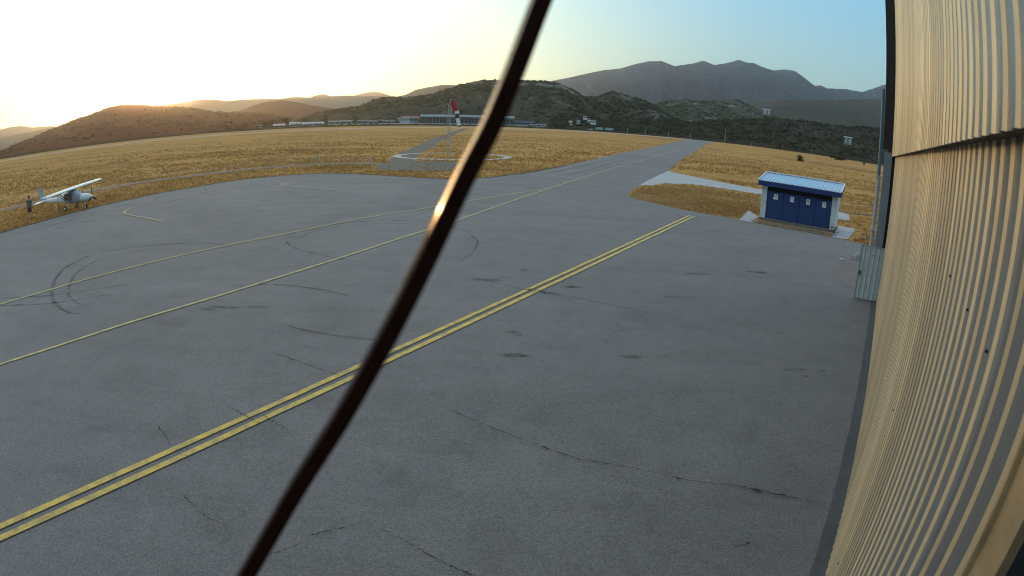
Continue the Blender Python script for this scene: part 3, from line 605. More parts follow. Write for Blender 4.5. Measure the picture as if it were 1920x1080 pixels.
mb = MB(); mb.tube([(23.75, .62, 4.6), (23.75, .62, 8.0)], .075, 10); o = mb.build('downpipe', M_BLUEGREY, hangar); o['label'] = 'blue grey upper length of pipe'
mb = MB(); mb.tube([(23.75, .6, .0), (23.75, .6, 4.6)], .085, 10); mb.box((23.75, .6, 4.62), (.24, .24, .1)); mb.box((23.72, .56, 2.6), (.3, .22, .07)); o = mb.build('downpipe', M_PIPEGREY, hangar); o['label'] = 'pale grey lower length of pipe'
mb = MB(); mb.box((1.30, .012, 2.75), (.20, .03, 5.4)); mb.box((1.402, .02, 2.75), (.012, .05, 5.4)); mb.build('door_jamb', M_JAMB, hangar)
mb = MB(); mb.box((-2.8, -.3, 2.75), (7.99, .3, 5.4)); mb.build('doorway', M_DARK, hangar)  # solid near-black box, shade of the opening put into its colour
mb = MB(); mb.box((23.0, -9.3, 6.2), (.2, 18.4, 12.3)); mb.box((8, -18.5, 6.2), (30, .2, 12.3)); mb.box((8, -9.2, 12.62), (30.4, 18.9, .15)); mb.build('far_wall_and_roof', M_GREYSTEEL, hangar)
for xx, zz in ((2.1, 4.7), (2.75, 3.1), (2.75, 4.7), (3.6, 4.7), (5.3, 3.1), (5.3, 1.25)):
    j = round((xx - 1.41) / .212) * .212 + 1.41 + .18; mb = MB(); mb.tube([(j, .016, zz), (j, .027, zz)], .008, 6); mb.build('screw', M_BLACK, hangar)
mb = MB(); n = 0
gv = []
for i in range(90):
    x = .6 + i * .26; gv += [(x, .09, .013), (x, .23 + .018 * noise.noise(Vector((x * .9, 1, 7))), .0135)]
mb.add([(a, b, .022) for a, b, c in gv], [(2 * i, 2 * i + 1, 2 * i + 3, 2 * i + 2) for i in range(89)])
o = mb.build('gutter_strip', M_KERB, None, 'structure'); o.location = HO; o.rotation_euler = (0, 0, HROT)
# ------------------------------------------------------------------ metal gate leaf
hx, hy = 13.60, 18.52; gx, gy = 12.80, 19.04; L = math.hypot(gx - hx, gy - hy)
gate = empty('metal_gate', (hx, hy, 0), math.atan2(gy - hy, gx - hx), 'grey green corrugated metal leaf standing open at the far hangar corner', 'gate')
mb = MB(); prof = []
x = .03
while x < L - .03:
    for dx, dy in ((0, 0), (.14, 0), (.155, .03), (.185, .03), (.20, 0)): prof.append((min(x + dx, L - .03), dy))
    x += .20
n = len(prof); mb.add([(a, b, .06) for a, b in prof] + [(a, b, 2.04) for a, b in prof], [(i, i + 1, n + i + 1, n + i) for i in range(n - 1)])
mb.build('panel', M_GATE, gate)
mb = MB()
for xx in (.015, L - .015): mb.box((xx, .005, 1.05), (.035, .05, 2.03))
for zz in (.05, 2.06): mb.box((L / 2, .005, zz), (L, .05, .035))
mb.build('frame', M_GALV, gate)
mb = MB(); mb.box((L - .09, .06, 1.02), (.05, .06, .16)); mb.build('handle', M_BLACK, gate)
mb = MB(); mb.add([(.42 + .045 * math.cos(a * math.pi / 6), .036, 1.70 + .05 * math.sin(a * math.pi / 6)) for a in range(12)], [tuple(range(12))]); mb.add([(.42 + .03 * math.cos(a * math.pi / 6), .039, 1.69 + .03 * math.sin(a * math.pi / 6)) for a in range(12)], [tuple(range(12))], 1)
mb.build('sticker', [M_RED, M_PAPER], gate)
for zz in (.4, 1.7):
    mb = MB(); mb.tube([(-.02, 0, zz - .06), (-.02, 0, zz + .06)], .022, 8); mb.build('hinge', M_BLACK, gate)
mb = MB()
mb.tube([(0, 0, 0), (0, 0, 1.2)], .014, 6); mb.box((0, 0, .03), (.22, .22, .06))
o = mb.build('marker_post', M_PIPEGREY); o.location = (16.35, 26.0, .012); tag(o, 'thin pale post on a square foot near the open gate leaf', 'post')
mb = MB(); mb.box((0, 0, .11), (.5, .26, .22)); mb.box((.05, .02, .27), (.28, .2, .1)); o = mb.build('concrete_block', M_CONC); o.location = (17.4, 26.3, .02); o.rotation_euler = (0, 0, .5)
tag(o, 'small stacked concrete block on the bare dirt behind the gate leaf', 'block')
# ------------------------------------------------------------------ storage shed
shed = empty('storage_shed', (16.5, 37.9, 0), R(-35), 'small white shed with four blue doors and a light blue metal roof', 'shed')
SW, SD, SH = 5.39, 2.2, 2.45
mb = MB()
mb.box((.19, SD / 2, SH / 2 + .05), (.38, SD, SH - .1)); mb.box((SW - .19, SD / 2, SH / 2 + .05), (.38, SD, SH - .1)); mb.box((SW / 2, SD - .1, SH / 2 + .05), (SW - .77, .2, SH - .1))
mb.build('wall', M_RENDER, shed)
mb = MB(); mb.box((SW / 2, SD / 2, .09), (SW + .05, SD + .05, .18)); mb.build('plinth', M_PLINTH, shed)
mb = MB(); mb.box((SW / 2, .16, 2.17), (SW - .78, .06, .46)); mb.build('transom', M_DARK, shed)
DX0 = .40; DW = (SW - .8) / 4
mb = MB()
for i in range(5): mb.box((DX0 + DW * i, .09, 1.1), (.05, .09, 2.0))
mb.box((SW / 2, .09, 2.0), (SW - .8, .085, .05)); mb.build('door_frame', M_BLUE_D, shed)
for i in range(4):
    mb = MB(); x0 = DX0 + DW * i + .03; wd = DW - .06
    mb.box((x0 + wd / 2, .12, 1.08), (wd, .05, 1.78))
    for j in range(5): mb.box((x0 + wd * (j + .5) / 5, .093, 1.08), (wd / 5 - .02, .012, 1.74))
    d = mb.build('door', M_BLUE, shed)
    mb = MB(); mb.box((x0 + wd * .55, .079, 1.70), (.25, .01, .36))
    for q in range(4): mb.box((x0 + wd * .55, .0735, 1.80 - q * .06), (.16 if q % 2 else .12, .003, .025 if q else .05), None, 1)
    if i == 0: mb.box((x0 + wd * .55 - .16, .078, 1.58), (.09, .009, .1))
    mb.build('paper_notice', [M_PAPER, M_INK], d)
    mb = MB(); mb.tube([(x0 + wd * .9, .085, 1.0), (x0 + wd * .9, .05, 1.0), (x0 + wd * .8, .05, 1.0)], .012, 6); mb.build('handle', M_BLACK, d)
# roof: ribbed sheet rising to the back
mb = MB(); prof = []; x = -.22; zf, zb = 2.70, 3.12
while x < SW + .2:
    for dx, dz in ((0, 0), (.17, 0), (.19, .045), (.225, .045), (.245, 0)): prof.append((min(x + dx, SW + .22), dz))
    x += .245
n = len(prof)
mb.add([(a, -.38, zf + b) for a, b in prof] + [(a, SD + .25, zb + b) for a, b in prof], [(i, i + 1, n + i + 1, n + i) for i in range(n - 1)])
mb.add([(a, -.38, zf + b - .03) for a, b in prof] + [(a, SD + .25, zb + b - .03) for a, b in prof], [(i, n + i, n + i + 1, i + 1) for i in range(n - 1)])
roof = mb.build('roof', M_BLUE_L, shed)
mb = MB(); mb.box((SW / 2, -.36, 2.52), (SW + .46, .05, .30)); mb.build('fascia', M_BLUE_D, roof)
for xx in (-.225, SW + .225):
    mb = MB(); mb.add([(xx - .02, -.33, 2.37), (xx - .02, SD + .25, 2.8), (xx - .02, SD + .25, zb + .02), (xx - .02, -.33, zf + .02), (xx + .02, -.33, 2.37), (xx + .02, SD + .25, 2.8), (xx + .02, SD + .25, zb + .02), (xx + .02, -.33, zf + .02)], [(0, 1, 2, 3), (4, 7, 6, 5), (0, 4, 5, 1), (3, 2, 6, 7), (0, 3, 7, 4), (1, 5, 6, 2)]); mb.build('side_board', M_BLUE_D, roof)
mb = MB(); mb.box((SW / 2, SD + .28, zb + .055), (SW + .5, .06, .10)); 
for xx in (-.24, SW + .24):
    mb.add([(xx - .03, -.38, zf + .03), (xx - .03, SD + .25, zb + .03), (xx - .03, SD + .25, zb + .08), (xx - .03, -.38, zf + .08), (xx + .03, -.38, zf + .03), (xx + .03, SD + .25, zb + .03), (xx + .03, SD + .25, zb + .08), (xx + .03, -.38, zf + .08)], [(0, 1, 2, 3), (4, 7, 6, 5), (0, 4, 5, 1), (3, 2, 6, 7), (0, 3, 7, 4), (1, 5, 6, 2)])
mb.build('ridge_trim', M_WHITE, roof)
mb = MB(); x = -.1
while x < SW + .1: mb.box((x, SD + .2, zb + .02), (.15, .07, .03)); x += .245
mb.build('closure_strip', M_DARK, roof)
mb = MB(); mb.box((SW / 2, .3, 2.44), (SW - .1, 1.2, .03)); mb.build('soffit', M_BLUE_D, shed)
# weed at the shed corner
# ------------------------------------------------------------------ light aircraft
plane = empty('light_aircraft', (-33.9, 36.5, 0), 0, 'white high wing light aircraft with a covered windscreen parked on the grass', 'aircraft')
def ring(x, zc, w, h, n=14, sq=2.6):
    r = []
    for j in range(n):
        a = 2 * math.pi * j / n; c, s = math.cos(a), math.sin(a)
        r.append(Vector((x, w * math.copysign(abs(c) ** (2 / sq), c), zc + h * math.copysign(abs(s) ** (2 / sq), s))))
    return r
SEC = [(-4.35, .80, .04, .06), (-3.6, .81, .10, .12), (-2.6, .83, .18, .20), (-1.6, .88, .29, .31), (-.9, .97, .38, .44), (-.3, 1.03, .42, .53), (.45, 1.02, .43, .54), (.95, .95, .41, .41), (1.35, .93, .38, .33), (1.9, .93, .33, .28), (2.3, .95, .22, .21), (2.42, .95, .14, .14)]
mb = MB(); mb.loft([ring(*s) for s in SEC]); fus = mb.build('fuselage', M_PLANE, plane)
for s in (-1, 1):
    mb = MB(); mb.add([(-.75, s * .415, .80), (.35, s * .452, .78), (.30, s * .452, 1.38), (-.70, s * .43, 1.30)], [(0, 1, 2, 3)]); mb.build('door_panel', M_RUST, fus)
COV = [(-.1, 1.05, .435, .55), (.2, 1.05, .445, .555), (.5, 1.035, .445, .55), (.98, .965, .425, .43), (1.3, .955, .40, .36)]
mb = MB(); mb.loft([ring(a, b, c, d, 20) for a, b, c, d in COV], cap=False); mb.build('windscreen_cover', M_TARP, plane)
def aero(x0, chord, y, z, th):
    pts = [(0, 0), (.05, .055), (.2, .095), (.45, .085), (.75, .045), (1, .004), (.75, -.015), (.45, -.03), (.2, -.035), (.05, -.025)]
    return [Vector((x0 - a * chord, y, z + b * chord * th)) for a, b in pts]
ROLL = .418 / 7.35
def wz(y): return 1.70 + y * ROLL
mb = MB(); SP = 4.0
mb.loft([aero(.55, .85, -SP, wz(-SP), .8), aero(.62, 1.12, -SP + .12, wz(-SP + .12), 1), aero(.64, 1.25, -1.8, wz(-1.8), 1), aero(.65, 1.3, 0, wz(0), 1.05), aero(.64, 1.25, 1.8, wz(1.8), 1), aero(.62, 1.12, SP - .12, wz(SP - .12), 1), aero(.55, .85, SP, wz(SP), .8)])
wing = mb.build('wing', M_WING, plane)
mb = MB()
for a, b in ((-SP + .25, -.5), (.5, SP - .25)):
    mb.add([(-.32, a, wz(a) + .052), (-.32, b, wz(b) + .052), (-.64, b, wz(b) + .014), (-.64, a, wz(a) + .014), (-.32, a, wz(a) - .02), (-.32, b, wz(b) - .02)], [(0, 1, 2, 3), (4, 3, 2, 5)])
mb.build('flap', M_TARP, wing)
mb = MB(); mb.loft([[Vector((-3.55, .03, .86)), Vector((-4.35, 0, .84)), Vector((-3.55, -.03, .86))], [Vector((-3.95, .03, 1.4)), Vector((-4.5, 0, 1.4)), Vector((-3.95, -.03, 1.4))], [Vector((-4.25, .02, 1.93)), Vector((-4.68, 0, 1.95)), Vector((-4.25, -.02, 1.93))]], smooth=False)
mb.add([(-4.36, -.014, .86), (-4.55, -.014, .88), (-4.86, -.012, 1.90), (-4.69, -.012, 1.93), (-4.36, .014, .86), (-4.55, .014, .88), (-4.86, .012, 1.90), (-4.69, .012, 1.93)], [(0, 1, 2, 3), (4, 7, 6, 5), (0, 4, 5, 1), (1, 5, 6, 2), (2, 6, 7, 3), (3, 7, 4, 0)])
mb.build('tail_fin', M_TARP, plane)
mb = MB(); mb.loft([aero(-3.75, .62, -1.30, .80 - .06, .5), aero(-3.62, .85, 0, .82, .6), aero(-3.75, .62, 1.30, .80 + .06, .5)]); mb.build('tailplane', M_WING, plane)
for s in (-1, 1):
    y = s * 2.1
    for a, r_ in ((.15, .03), (-.25, .022)):
        mb = MB(); mb.tube([(a, s * .42, .62), (a - .04, y, wz(y))], r_, 6); mb.build('wing_strut', M_BLACK, plane)
mb = MB(); mb.tube([(.1, -2.15, 0), (.05, -2.1, wz(-2.1))], .025, 6); mb.box((.1, -2.15, .01), (.2, .2, .03)); o = mb.build('wing_prop_stand', M_RUST, plane)
def wheel(x, y, r, nm='wheel'):
    mb = MB(); mb.tube([(x, y - .05, r), (x, y - .035, r), (x, y + .035, r), (x, y + .05, r)], [r * .82, r, r, r * .82], 16); wh = mb.build(nm, M_BLACK, plane)
    mb = MB(); mb.tube([(x, y - .06, r), (x, y + .06, r)], r * .52, 12); mb.build('hub', M_WHITE, wh)
wheel(1.62, 0, .19, 'nose_wheel'); wheel(-.25, -.85, .2); wheel(-.25, .85, .2)
for s in (-1, 1):
    mb = MB(); mb.tube([(-.15, s * .3, .56), (-.22, s * .62, .36), (-.25, s * .8, .2)], .03, 6); mb.build('main_gear_leg', M_PLANE, plane)
mb = MB(); mb.tube([(1.55, 0, .72), (1.6, 0, .44)], .03, 6)
for s in (-1, 1): mb.tube([(1.6, 0, .44), (1.6, s * .075, .40), (1.62, s * .075, .19)], .02, 6)
mb.build('nose_fork', M_WHITE, plane)
mb = MB(); mb.tube([(2.40, 0, .98), (2.5, 0, .98), (2.62, 0, .98), (2.68, 0, .98)], [.13, .12, .07, .01], 12); spn = mb.build('spinner', M_PLANE, plane)
mb = MB()
for k_ in range(3):
    a = R(90 + 120 * k_ + 2); d = Vector((0, math.cos(a), math.sin(a))); q = Vector((0, -d.z, d.y))
    rs = []
    for rr_, cw in ((.05, .05), (.2, .075), (.45, .065), (.72, .03)):
        c = Vector((2.5, 0, .98)) + d * rr_; rs.append([c + q * cw + Vector((.02, 0, 0)), c + Vector((.035, 0, 0)), c - q * cw - Vector((.02, 0, 0)), c - Vector((.01, 0, 0))])
    mb.loft(rs)
mb.build('propeller', M_BLACK, spn)
mb = MB(); mb.tube([(1.5, -.2, .68), (1.6, -.24, .52), (1.4, -.26, .5)], .035, 6); mb.build('exhaust_pipe', M_BLACK, plane)
plane.location = (-34.3, 36.4, 0); plane.scale = (.94, .90, .98)
# ------------------------------------------------------------------ person by the tail
def person():
    P = empty('person', (-36.0, 32.65, .0), R(25), 'person in a grey top and dark red shorts standing by the aircraft tail', 'person')
    me = bpy.data.meshes.new('body'); bm = bmesh.new(); sk = bm.verts.layers.skin.verify()
    def v(x, y, z, r, ry=None):
        q = bm.verts.new((x, y, z)); q[sk].radius = (r, ry or r); return q
    def chain(vs):
        for a, b in zip(vs[:-1], vs[1:]): bm.edges.new((a, b))
    pel = v(0, 0, .95, .13, .10); pel[sk].use_root = True
    wa = v(0, .0, 1.10, .12, .09); ch = v(0, 0, 1.30, .145, .10); nk = v(0, 0, 1.46, .06); n2 = v(0, .01, 1.53, .055); hd = v(0, .02, 1.63, .085, .095); tp = v(0, .015, 1.71, .07)
    chain([pel, wa, ch, nk, n2, hd, tp])
    nose = v(0, .115, 1.62, .012); chain([hd, nose])
    for s in (-1, 1):
        ear = v(s * .085, .01, 1.63, .014); chain([hd, ear])
        sh = v(s * .17, 0, 1.41, .058); el = v(s * .235, -.02, 1.14, .043); wr = v(s * .235, .09, .92, .03); pm = v(s * .235, .115, .86, .034, .02); chain([ch, sh, el, wr, pm])
        for f in range(4):
            fx = s * (.235 + (f - 1.5) * .018); k = [.075, .085, .08, .062][f]
            a = v(fx, .135, .815, .009); b = v(fx, .14, .815 - k * .5, .0085); c = v(fx, .13, .815 - k, .007); chain([pm, a, b, c])
        a = v(s * .2, .135, .86, .010); b = v(s * .195, .155, .825, .009); chain([pm, a, b])
        hp = v(s * .09, 0, .88, .088); kn = v(s * .10, .015, .50, .058); cf = v(s * .10, -.01, .36, .055); an = v(s * .105, 0, .09, .036); to = v(s * .115, .13, .035, .034, .03); chain([pel, hp, kn, cf, an, to])
    bm.to_mesh(me); bm.free(); me.materials.append(M_SKIN)
    o = bpy.data.objects.new('body', me); COL.objects.link(o); o.parent = P
    md = o.modifiers.new('skin', 'SKIN'); md.use_smooth_shade = True; s2 = o.modifiers.new('sub', 'SUBSURF'); s2.levels = 1; s2.render_levels = 2
    mb = MB(); mb.loft([[Vector((.1 * math.cos(a) * s, .02 + .108 * math.sin(a) * s - .012, z)) for a in [2 * math.pi * i / 14 for i in range(14)]] for z, s in ((1.60, .98), (1.66, 1.04), (1.71, .95), (1.755, .62), (1.775, .15))]); mb.build('hair', M_HAIR, P)
    mb = MB()
    mb.loft([[Vector((w * math.cos(a), d * math.sin(a), z)) for a in [2 * math.pi * i / 16 for i in range(16)]] for z, w, d in ((.90, .185, .135), (1.0, .18, .13), (1.12, .165, .12), (1.28, .20, .135), (1.40, .205, .12), (1.46, .12, .09), (1.48, .075, .07))], cap=False)
    for s in (-1, 1): mb.tube([(s * .14, 0, 1.42), (s * .19, -.005, 1.38), (s * .215, -.012, 1.27), (s * .225, -.016, 1.20)], [.075, .075, .066, .062], 10)
    mb.build('shirt', M_SHIRT, P)
    mb = MB(); mb.loft([[Vector((w * math.cos(a), d * math.sin(a), z)) for a in [2 * math.pi * i / 16 for i in range(16)]] for z, w, d in ((.82, .185, .13), (.92, .178, .128), (1.0, .165, .12))], cap=False)
    for s in (-1, 1): mb.tube([(s * .092, 0, .86), (s * .098, .005, .7), (s * .103, .012, .52)], [.10, .098, .09], 12, cap=False)
    mb.build('shorts', M_SHORTS, P)
    for s in (-1, 1):
        mb = MB(); mb.loft([ring2 for ring2 in [[Vector((s * .112 + .045 * math.cos(a) * k, y + .0 * math.sin(a), .035 + .035 * math.sin(a) * k)) for a in [2 * math.pi * i / 10 for i in range(10)]] for y, k in ((-.07, .6), (-.05, 1), (.08, 1.02), (.15, .9), (.185, .5))]]); mb.build('shoe', M_BLACK, P)
person()
# ------------------------------------------------------------------ windsock
ws = empty('windsock', (WS[0] - .45, WS[1] - 1.0, 0), 0, 'red and white windsock hanging limp on a lattice mast inside the painted ring', 'windsock')
mb = MB(); MH = 7.5
tri = [(.26 * math.cos(a), .26 * math.sin(a)) for a in (R(90), R(210), R(330))]
for x, y in tri: mb.tube([(x, y, 0), (x, y, MH)], .035, 6)
for i in range(14):
    z0 = i * MH / 14; z1 = (i + 1) * MH / 14
    for j in range(3):
        a, b = tri[j], tri[(j + 1) % 3]
        if i % 2: a, b = b, a
        mb.tube([(*a, z0), (*b, z1)], .014, 4)
mb.build('mast', M_GALV, ws)
mb = MB(); mb.tube([(0, 0, MH), (0, 0, 8.35)], .04, 6); mb.tube([(0, 0, 8.3), (.15, -.05, 8.3), (.35, -.1, 8.3)], .03, 6); mb.build('swivel_arm', M_GALV, ws)
mb = MB()
path = [((.45, -.15, 7.72), .55, 0), ((.66, -.18, 7.36), .52, 0), ((.83, -.2, 7.0), .46, 0), ((.96, -.2, 6.6), .40, 1), ((1.04, -.2, 6.2), .36, 2), ((1.11, -.2, 5.9), .34, 2), ((1.16, -.2, 5.6), .33, 1), ((1.24, -.2, 5.2), .30, 1), ((1.32, -.2, 4.75), .28, 1), ((1.40, -.2, 4.5), .3, 2), ((1.5, -.2, 4.38), .26, 2)]
rings = []
for i, (p, r, m_) in enumerate(path):
    d = (Vector(path[min(i + 1, len(path) - 1)][0]) - Vector(path[max(i - 1, 0)][0])).normalized()
    if i == 0: d = Vector((.62, -.45, -.62)).normalized()
    elif i == 1: d = Vector((.6, -.25, -.8)).normalized()
    a_ = d.orthogonal().normalized(); b_ = d.cross(a_)
    rings.append([Vector(p) + (a_ * math.cos(q) + b_ * math.sin(q)) * r * .86 * (1 + (.22 * math.sin(3 * q + i) if i > 2 else 0)) * .95 for q in [2 * math.pi * j / 14 for j in range(14)]])
for i in range(len(rings) - 1): mb.loft([rings[i], rings[i + 1]], path[i][2], True, False)
mb.build('sock', [M_SOCKRED, M_SOCKWHITE, M_SOCKDARK], ws)
mb = MB(); mb.tube(rings[0] + rings[0][:1], .035, 6); mb.build('hoop', M_SOCKRED, ws)
# ------------------------------------------------------------------ wire fence with thin posts
FP = [(-45.6, 36.0), (-43.6, 39.6), (-42.3, 43.0), (-40.8, 46.4), (-39.2, 49.4), (-37.2, 52.3), (-35.2, 55.0), (-33.2, 57.5), (-31.4, 59.9), (-29.9, 62.2), (-28.6, 64.6), (-27.1, 66.5), (-25.4, 68.0), (-23.7, 69.0), (-22.1, 69.4), (-20.4, 69.4), (-18.9, 68.6), (-17.4, 67.4), (-16.3, 66.0)]
fence = empty('wire_fence', (*FP[0], 0), 0, 'thin wire fence on pale posts beside the dirt track', 'fence'); FO = Vector((*FP[0], 0))
for i, p in enumerate(FP):
    q = Vector((*p, 0)) - FO; hgt = 1.15 + random.uniform(-.1, .12)
    mb = MB(); mb.tube([q, q + Vector((random.uniform(-.04, .04), random.uniform(-.04, .04), hgt))], .032, 6); mb.build('post', M_POLE, fence)
for zz in (.35, .75, 1.05):
    mb = MB(); mb.tube([Vector((*p, zz)) - FO for p in FP], .007, 4); mb.build('wire', M_GALV, fence)
for i in (0, 13, 18):
    q = Vector((*FP[i], 0)) - FO; d = (Vector((*FP[i - 1 if i else 1], 0)) - Vector((*FP[i], 0))).normalized()
    mb = MB(); mb.tube([q + d * .62, q + Vector((0, 0, 1.2))], .04, 6); mb.tube([q - d * .62, q + Vector((0, 0, 1.2))], .04, 6); mb.build('brace', M_PIPEGREY, fence)
# ------------------------------------------------------------------ foreground rod (bowed stay close to the lens)
RP = [(.2175, .5560, 5.96), (.0640, .5680, 5.55), (.0289, .5665, 5.4531), (.0173, .5647, 5.419), (-.005, .5594, 5.3493), (-.0244, .5533, 5.2958), (-.0462, .5461, 5.2489), (-.0777, .5324, 5.1764), (-.1108, .5161, 5.1084), (-.1568, .492, 5.0277), (-.2033, .4665, 4.9572), (-.2674, .4253, 4.8563), (-.314, .3942, 4.7888), (-.40, .33, 4.65), (-.62, .17, 4.33)]
Q = catmull(RP, 6); NL = Vector((-.945, -.31, .11)); rings = []
for i, p in enumerate(Q):
    d = (Q[min(i + 1, len(Q) - 1)] - Q[max(i - 1, 0)]).normalized(); nl = (NL - d * NL.dot(d)).normalized(); nf = d.cross(nl)
    hs, bv = .0087, .0016
    rings.append([p + nl * u * 1 + nf * v_ for u, v_ in ((hs, hs - bv), (hs - bv, hs), (-hs + bv, hs), (-hs, hs - bv), (-hs, -hs + bv), (-hs + bv, -hs), (hs - bv, -hs), (hs, -hs + bv))])
mb = MB(); mb.loft(rings, 0, False); o = mb.build('stay_rod', M_ROD); tag(o, 'dark brown glossy rod crossing diagonally close to the viewer', 'rod')
# ------------------------------------------------------------------ far buildings
def bld(name, az0, az1, r, zb, zt, label, cat, wall=M_BLD_W, roof=M_BLD_ROOF, depth=14, rt=.8, over=1.2, wins=0, slab=True, winz=None, group=None, winmat=None, pitched=False):
    x0, y0 = pol(az0, r); x1, y1 = pol(az1, r); L = math.hypot(x1 - x0, y1 - y0)
    e = empty(name, (x0, y0, zb), math.atan2(y1 - y0, x1 - x0), label, cat, group); H = zt - zb
    mb = MB(); mb.box((L / 2, depth / 2, (H - rt) / 2 - .6), (L, depth, H - rt + 1.2)); mb.build('wall', wall, e)
    mb = MB()
    if pitched:
        h0 = H * .62; mb.add([(-.5, -.5, h0), (L + .5, -.5, h0), (L + .5, depth + .5, h0), (-.5, depth + .5, h0), (-.5, depth / 2, H + .8), (L + .5, depth / 2, H + .8)], [(0, 1, 5, 4), (2, 3, 4, 5), (1, 2, 5), (3, 0, 4), (0, 3, 2, 1)])
    else: mb.box((L / 2, depth / 2 - over / 2, H - rt / 2 + .003), (L + over, depth + over, rt))
    mb.build('roof', roof, e)
    wz0, wz1 = winz or (.25, .6)
    for i in range(wins):
        mb = MB(); ww = L / wins * .86; mb.box((L * (i + .5) / wins, -.04, H * (wz0 + wz1) / 2), (ww, .1, H * (wz1 - wz0))); mb.build('window', winmat or M_GLASS_D, e)
    return e
zr = lambda el, r: CAM_H + r * math.tan(R(el))
r0 = 615
bld('low_building', -17.9, -15.66, r0, zr(-.40, r0), zr(0.03, r0), 'low pale shed at the left end of the far building row', 'building', M_BLD_W, M_BLD_ROOF, wins=4)
bld('low_building', -15.1, -14.2, r0, zr(-.40, r0), zr(.03, r0), 'narrow grey-blue block beside the low pale shed in the far row', 'building', M_BLD_G, M_BLD_W, wins=2)
bld('low_building', -14.1, -13.3, r0 + 4, zr(-.40, r0), zr(-.03, r0), 'smallest pale block between two grey blocks in the far row', 'building', M_BLD_W, M_BLD_ROOF, wins=2)
bld('low_building', -13.25, -12.8, r0, zr(-.40, r0), zr(.08, r0), 'tall narrow grey building in the far row', 'building', M_BLD_G, M_BLD_G, wins=1)
bld('low_building', -12.75, -11.45, r0, zr(-.40, r0), zr(.0, r0), 'pale flat-roofed block just left of the two-storey far building', 'building', M_BLD_W, M_BLD_W, wins=3)
bld('two_storey_building', -11.35, -10.2, r0, zr(-.40, r0), zr(.20, r0), 'two-storey far building with a teal band of windows', 'building', M_BLD_W, M_BLD_W, wins=3, winz=(.55, .8), winmat=M_TEAL)
bld('red_roof_house', -10.95, -9.35, r0 + 40, zr(-.2, r0), zr(.30, r0), 'far building with a red roof beside the long terminal', 'house', M_BLD_G, M_ROOF_R, pitched=True, wins=3)
tm = bld('terminal_building', -9.05, -.46, r0 + 10, zr(-.42, r0), zr(.52, r0), 'long dark-glazed building with a pale flat roof behind the windsock', 'building', M_BLD_G, M_BLD_ROOF, depth=22, rt=2.4, over=3, wins=26, winz=(.12, .62))
bld('blue_building', -.35, 1.5, r0 + 5, zr(-.40, r0), zr(.12, r0), 'low grey-blue building at the right end of the long terminal', 'building', M_BLD_G, M_BLD_G, wins=5)
bld('low_building', 1.78, 2.65, r0 - 8, zr(-.42, r0), zr(-.12, r0), 'low white flat-roofed cabin by the tall far mast', 'building', M_BLD_LIT, M_BLD_W, wins=2)
bld('low_building', 1.1, 1.75, r0 - 6, zr(-.42, r0), zr(-.2, r0), 'lowest white cabin beside the grey-blue far building', 'building', M_BLD_LIT, M_BLD_W, wins=1)
for a0, a1, e0, e1, rr_, lab in ((4.75, 5.1, -.14, .34, 640, 'tall white house on the slope right of the far mast'), (5.5, 5.82, .1, .40, 660, 'second white house up the slope, right of the tall one'), (6.1, 6.45, .62, .84, 690, 'highest white-roofed house on the slope over the others'), (6.75, 7.3, .2, .5, 665, 'pale wide house on the slope nearest the teal trailers'), (6.5, 6.75, .45, .62, 685, 'tiny pale hut just under the highest white house')):
    bld('hillside_house', a0, a1, rr_, zr(e0, rr_), zr(e1, rr_), lab, 'house', M_BLD_LIT, M_BLD_W, depth=7, rt=.4, over=.5, wins=2, pitched=False)
for a0, a1, e0, e1, lab in ((-24.62, -24.2, -.24, -.10, 'small pale roofed hut farthest left at the field edge'), (-23.15, -22.1, -.33, -.16, 'long low pale shed left of the white-roofed barn'), (-21.6, -20.6, -.33, -.06, 'low barn with a white pitched roof at the field edge'), (-20.4, -18.4, -.34, -.12, 'long low shed right of the white-roofed barn')):
    bld('field_shed', a0, a1, 600, zr(e0 - .1, 600), zr(e1, 600), lab, 'shed', M_BLD_G, M_BLD_W, depth=8, rt=.5, over=.6, wins=2, pitched=('barn' in lab))
def villa(az, el0, el1, r, wdeg, label):
    x, y = pol(az, r); zb = zr(el0, r); H = r * math.tan(R(el1 - el0)); Wd = r * R(wdeg)
    e = empty('hill_villa', (x, y, zb), -R(az), label, 'house')
    mb = MB(); mb.box((0, 4, H * .25), (Wd * .95, 6, H * 1.2)); mb.build('wall', M_GREYSTEEL, e)
    mb = MB(); mb.box((0, 3, H * .92), (Wd * 1.05, 10, H * .18)); mb.build('roof', M_BLD_LIT, e)
    for s in (-1, 1):
        mb = MB(); mb.box((s * Wd * .22, .3, H * .34), (Wd * .13, .8, H * .72)); mb.build('pillar', M_BLD_LIT, e)
villa(23.46, 2.66, 3.1, 1380, .8, 'white villa with two bright pillars below the mountain')
villa(31.5, 1.02, 1.56, 640, .85, 'white-roofed villa with bright pillars on the right slope')
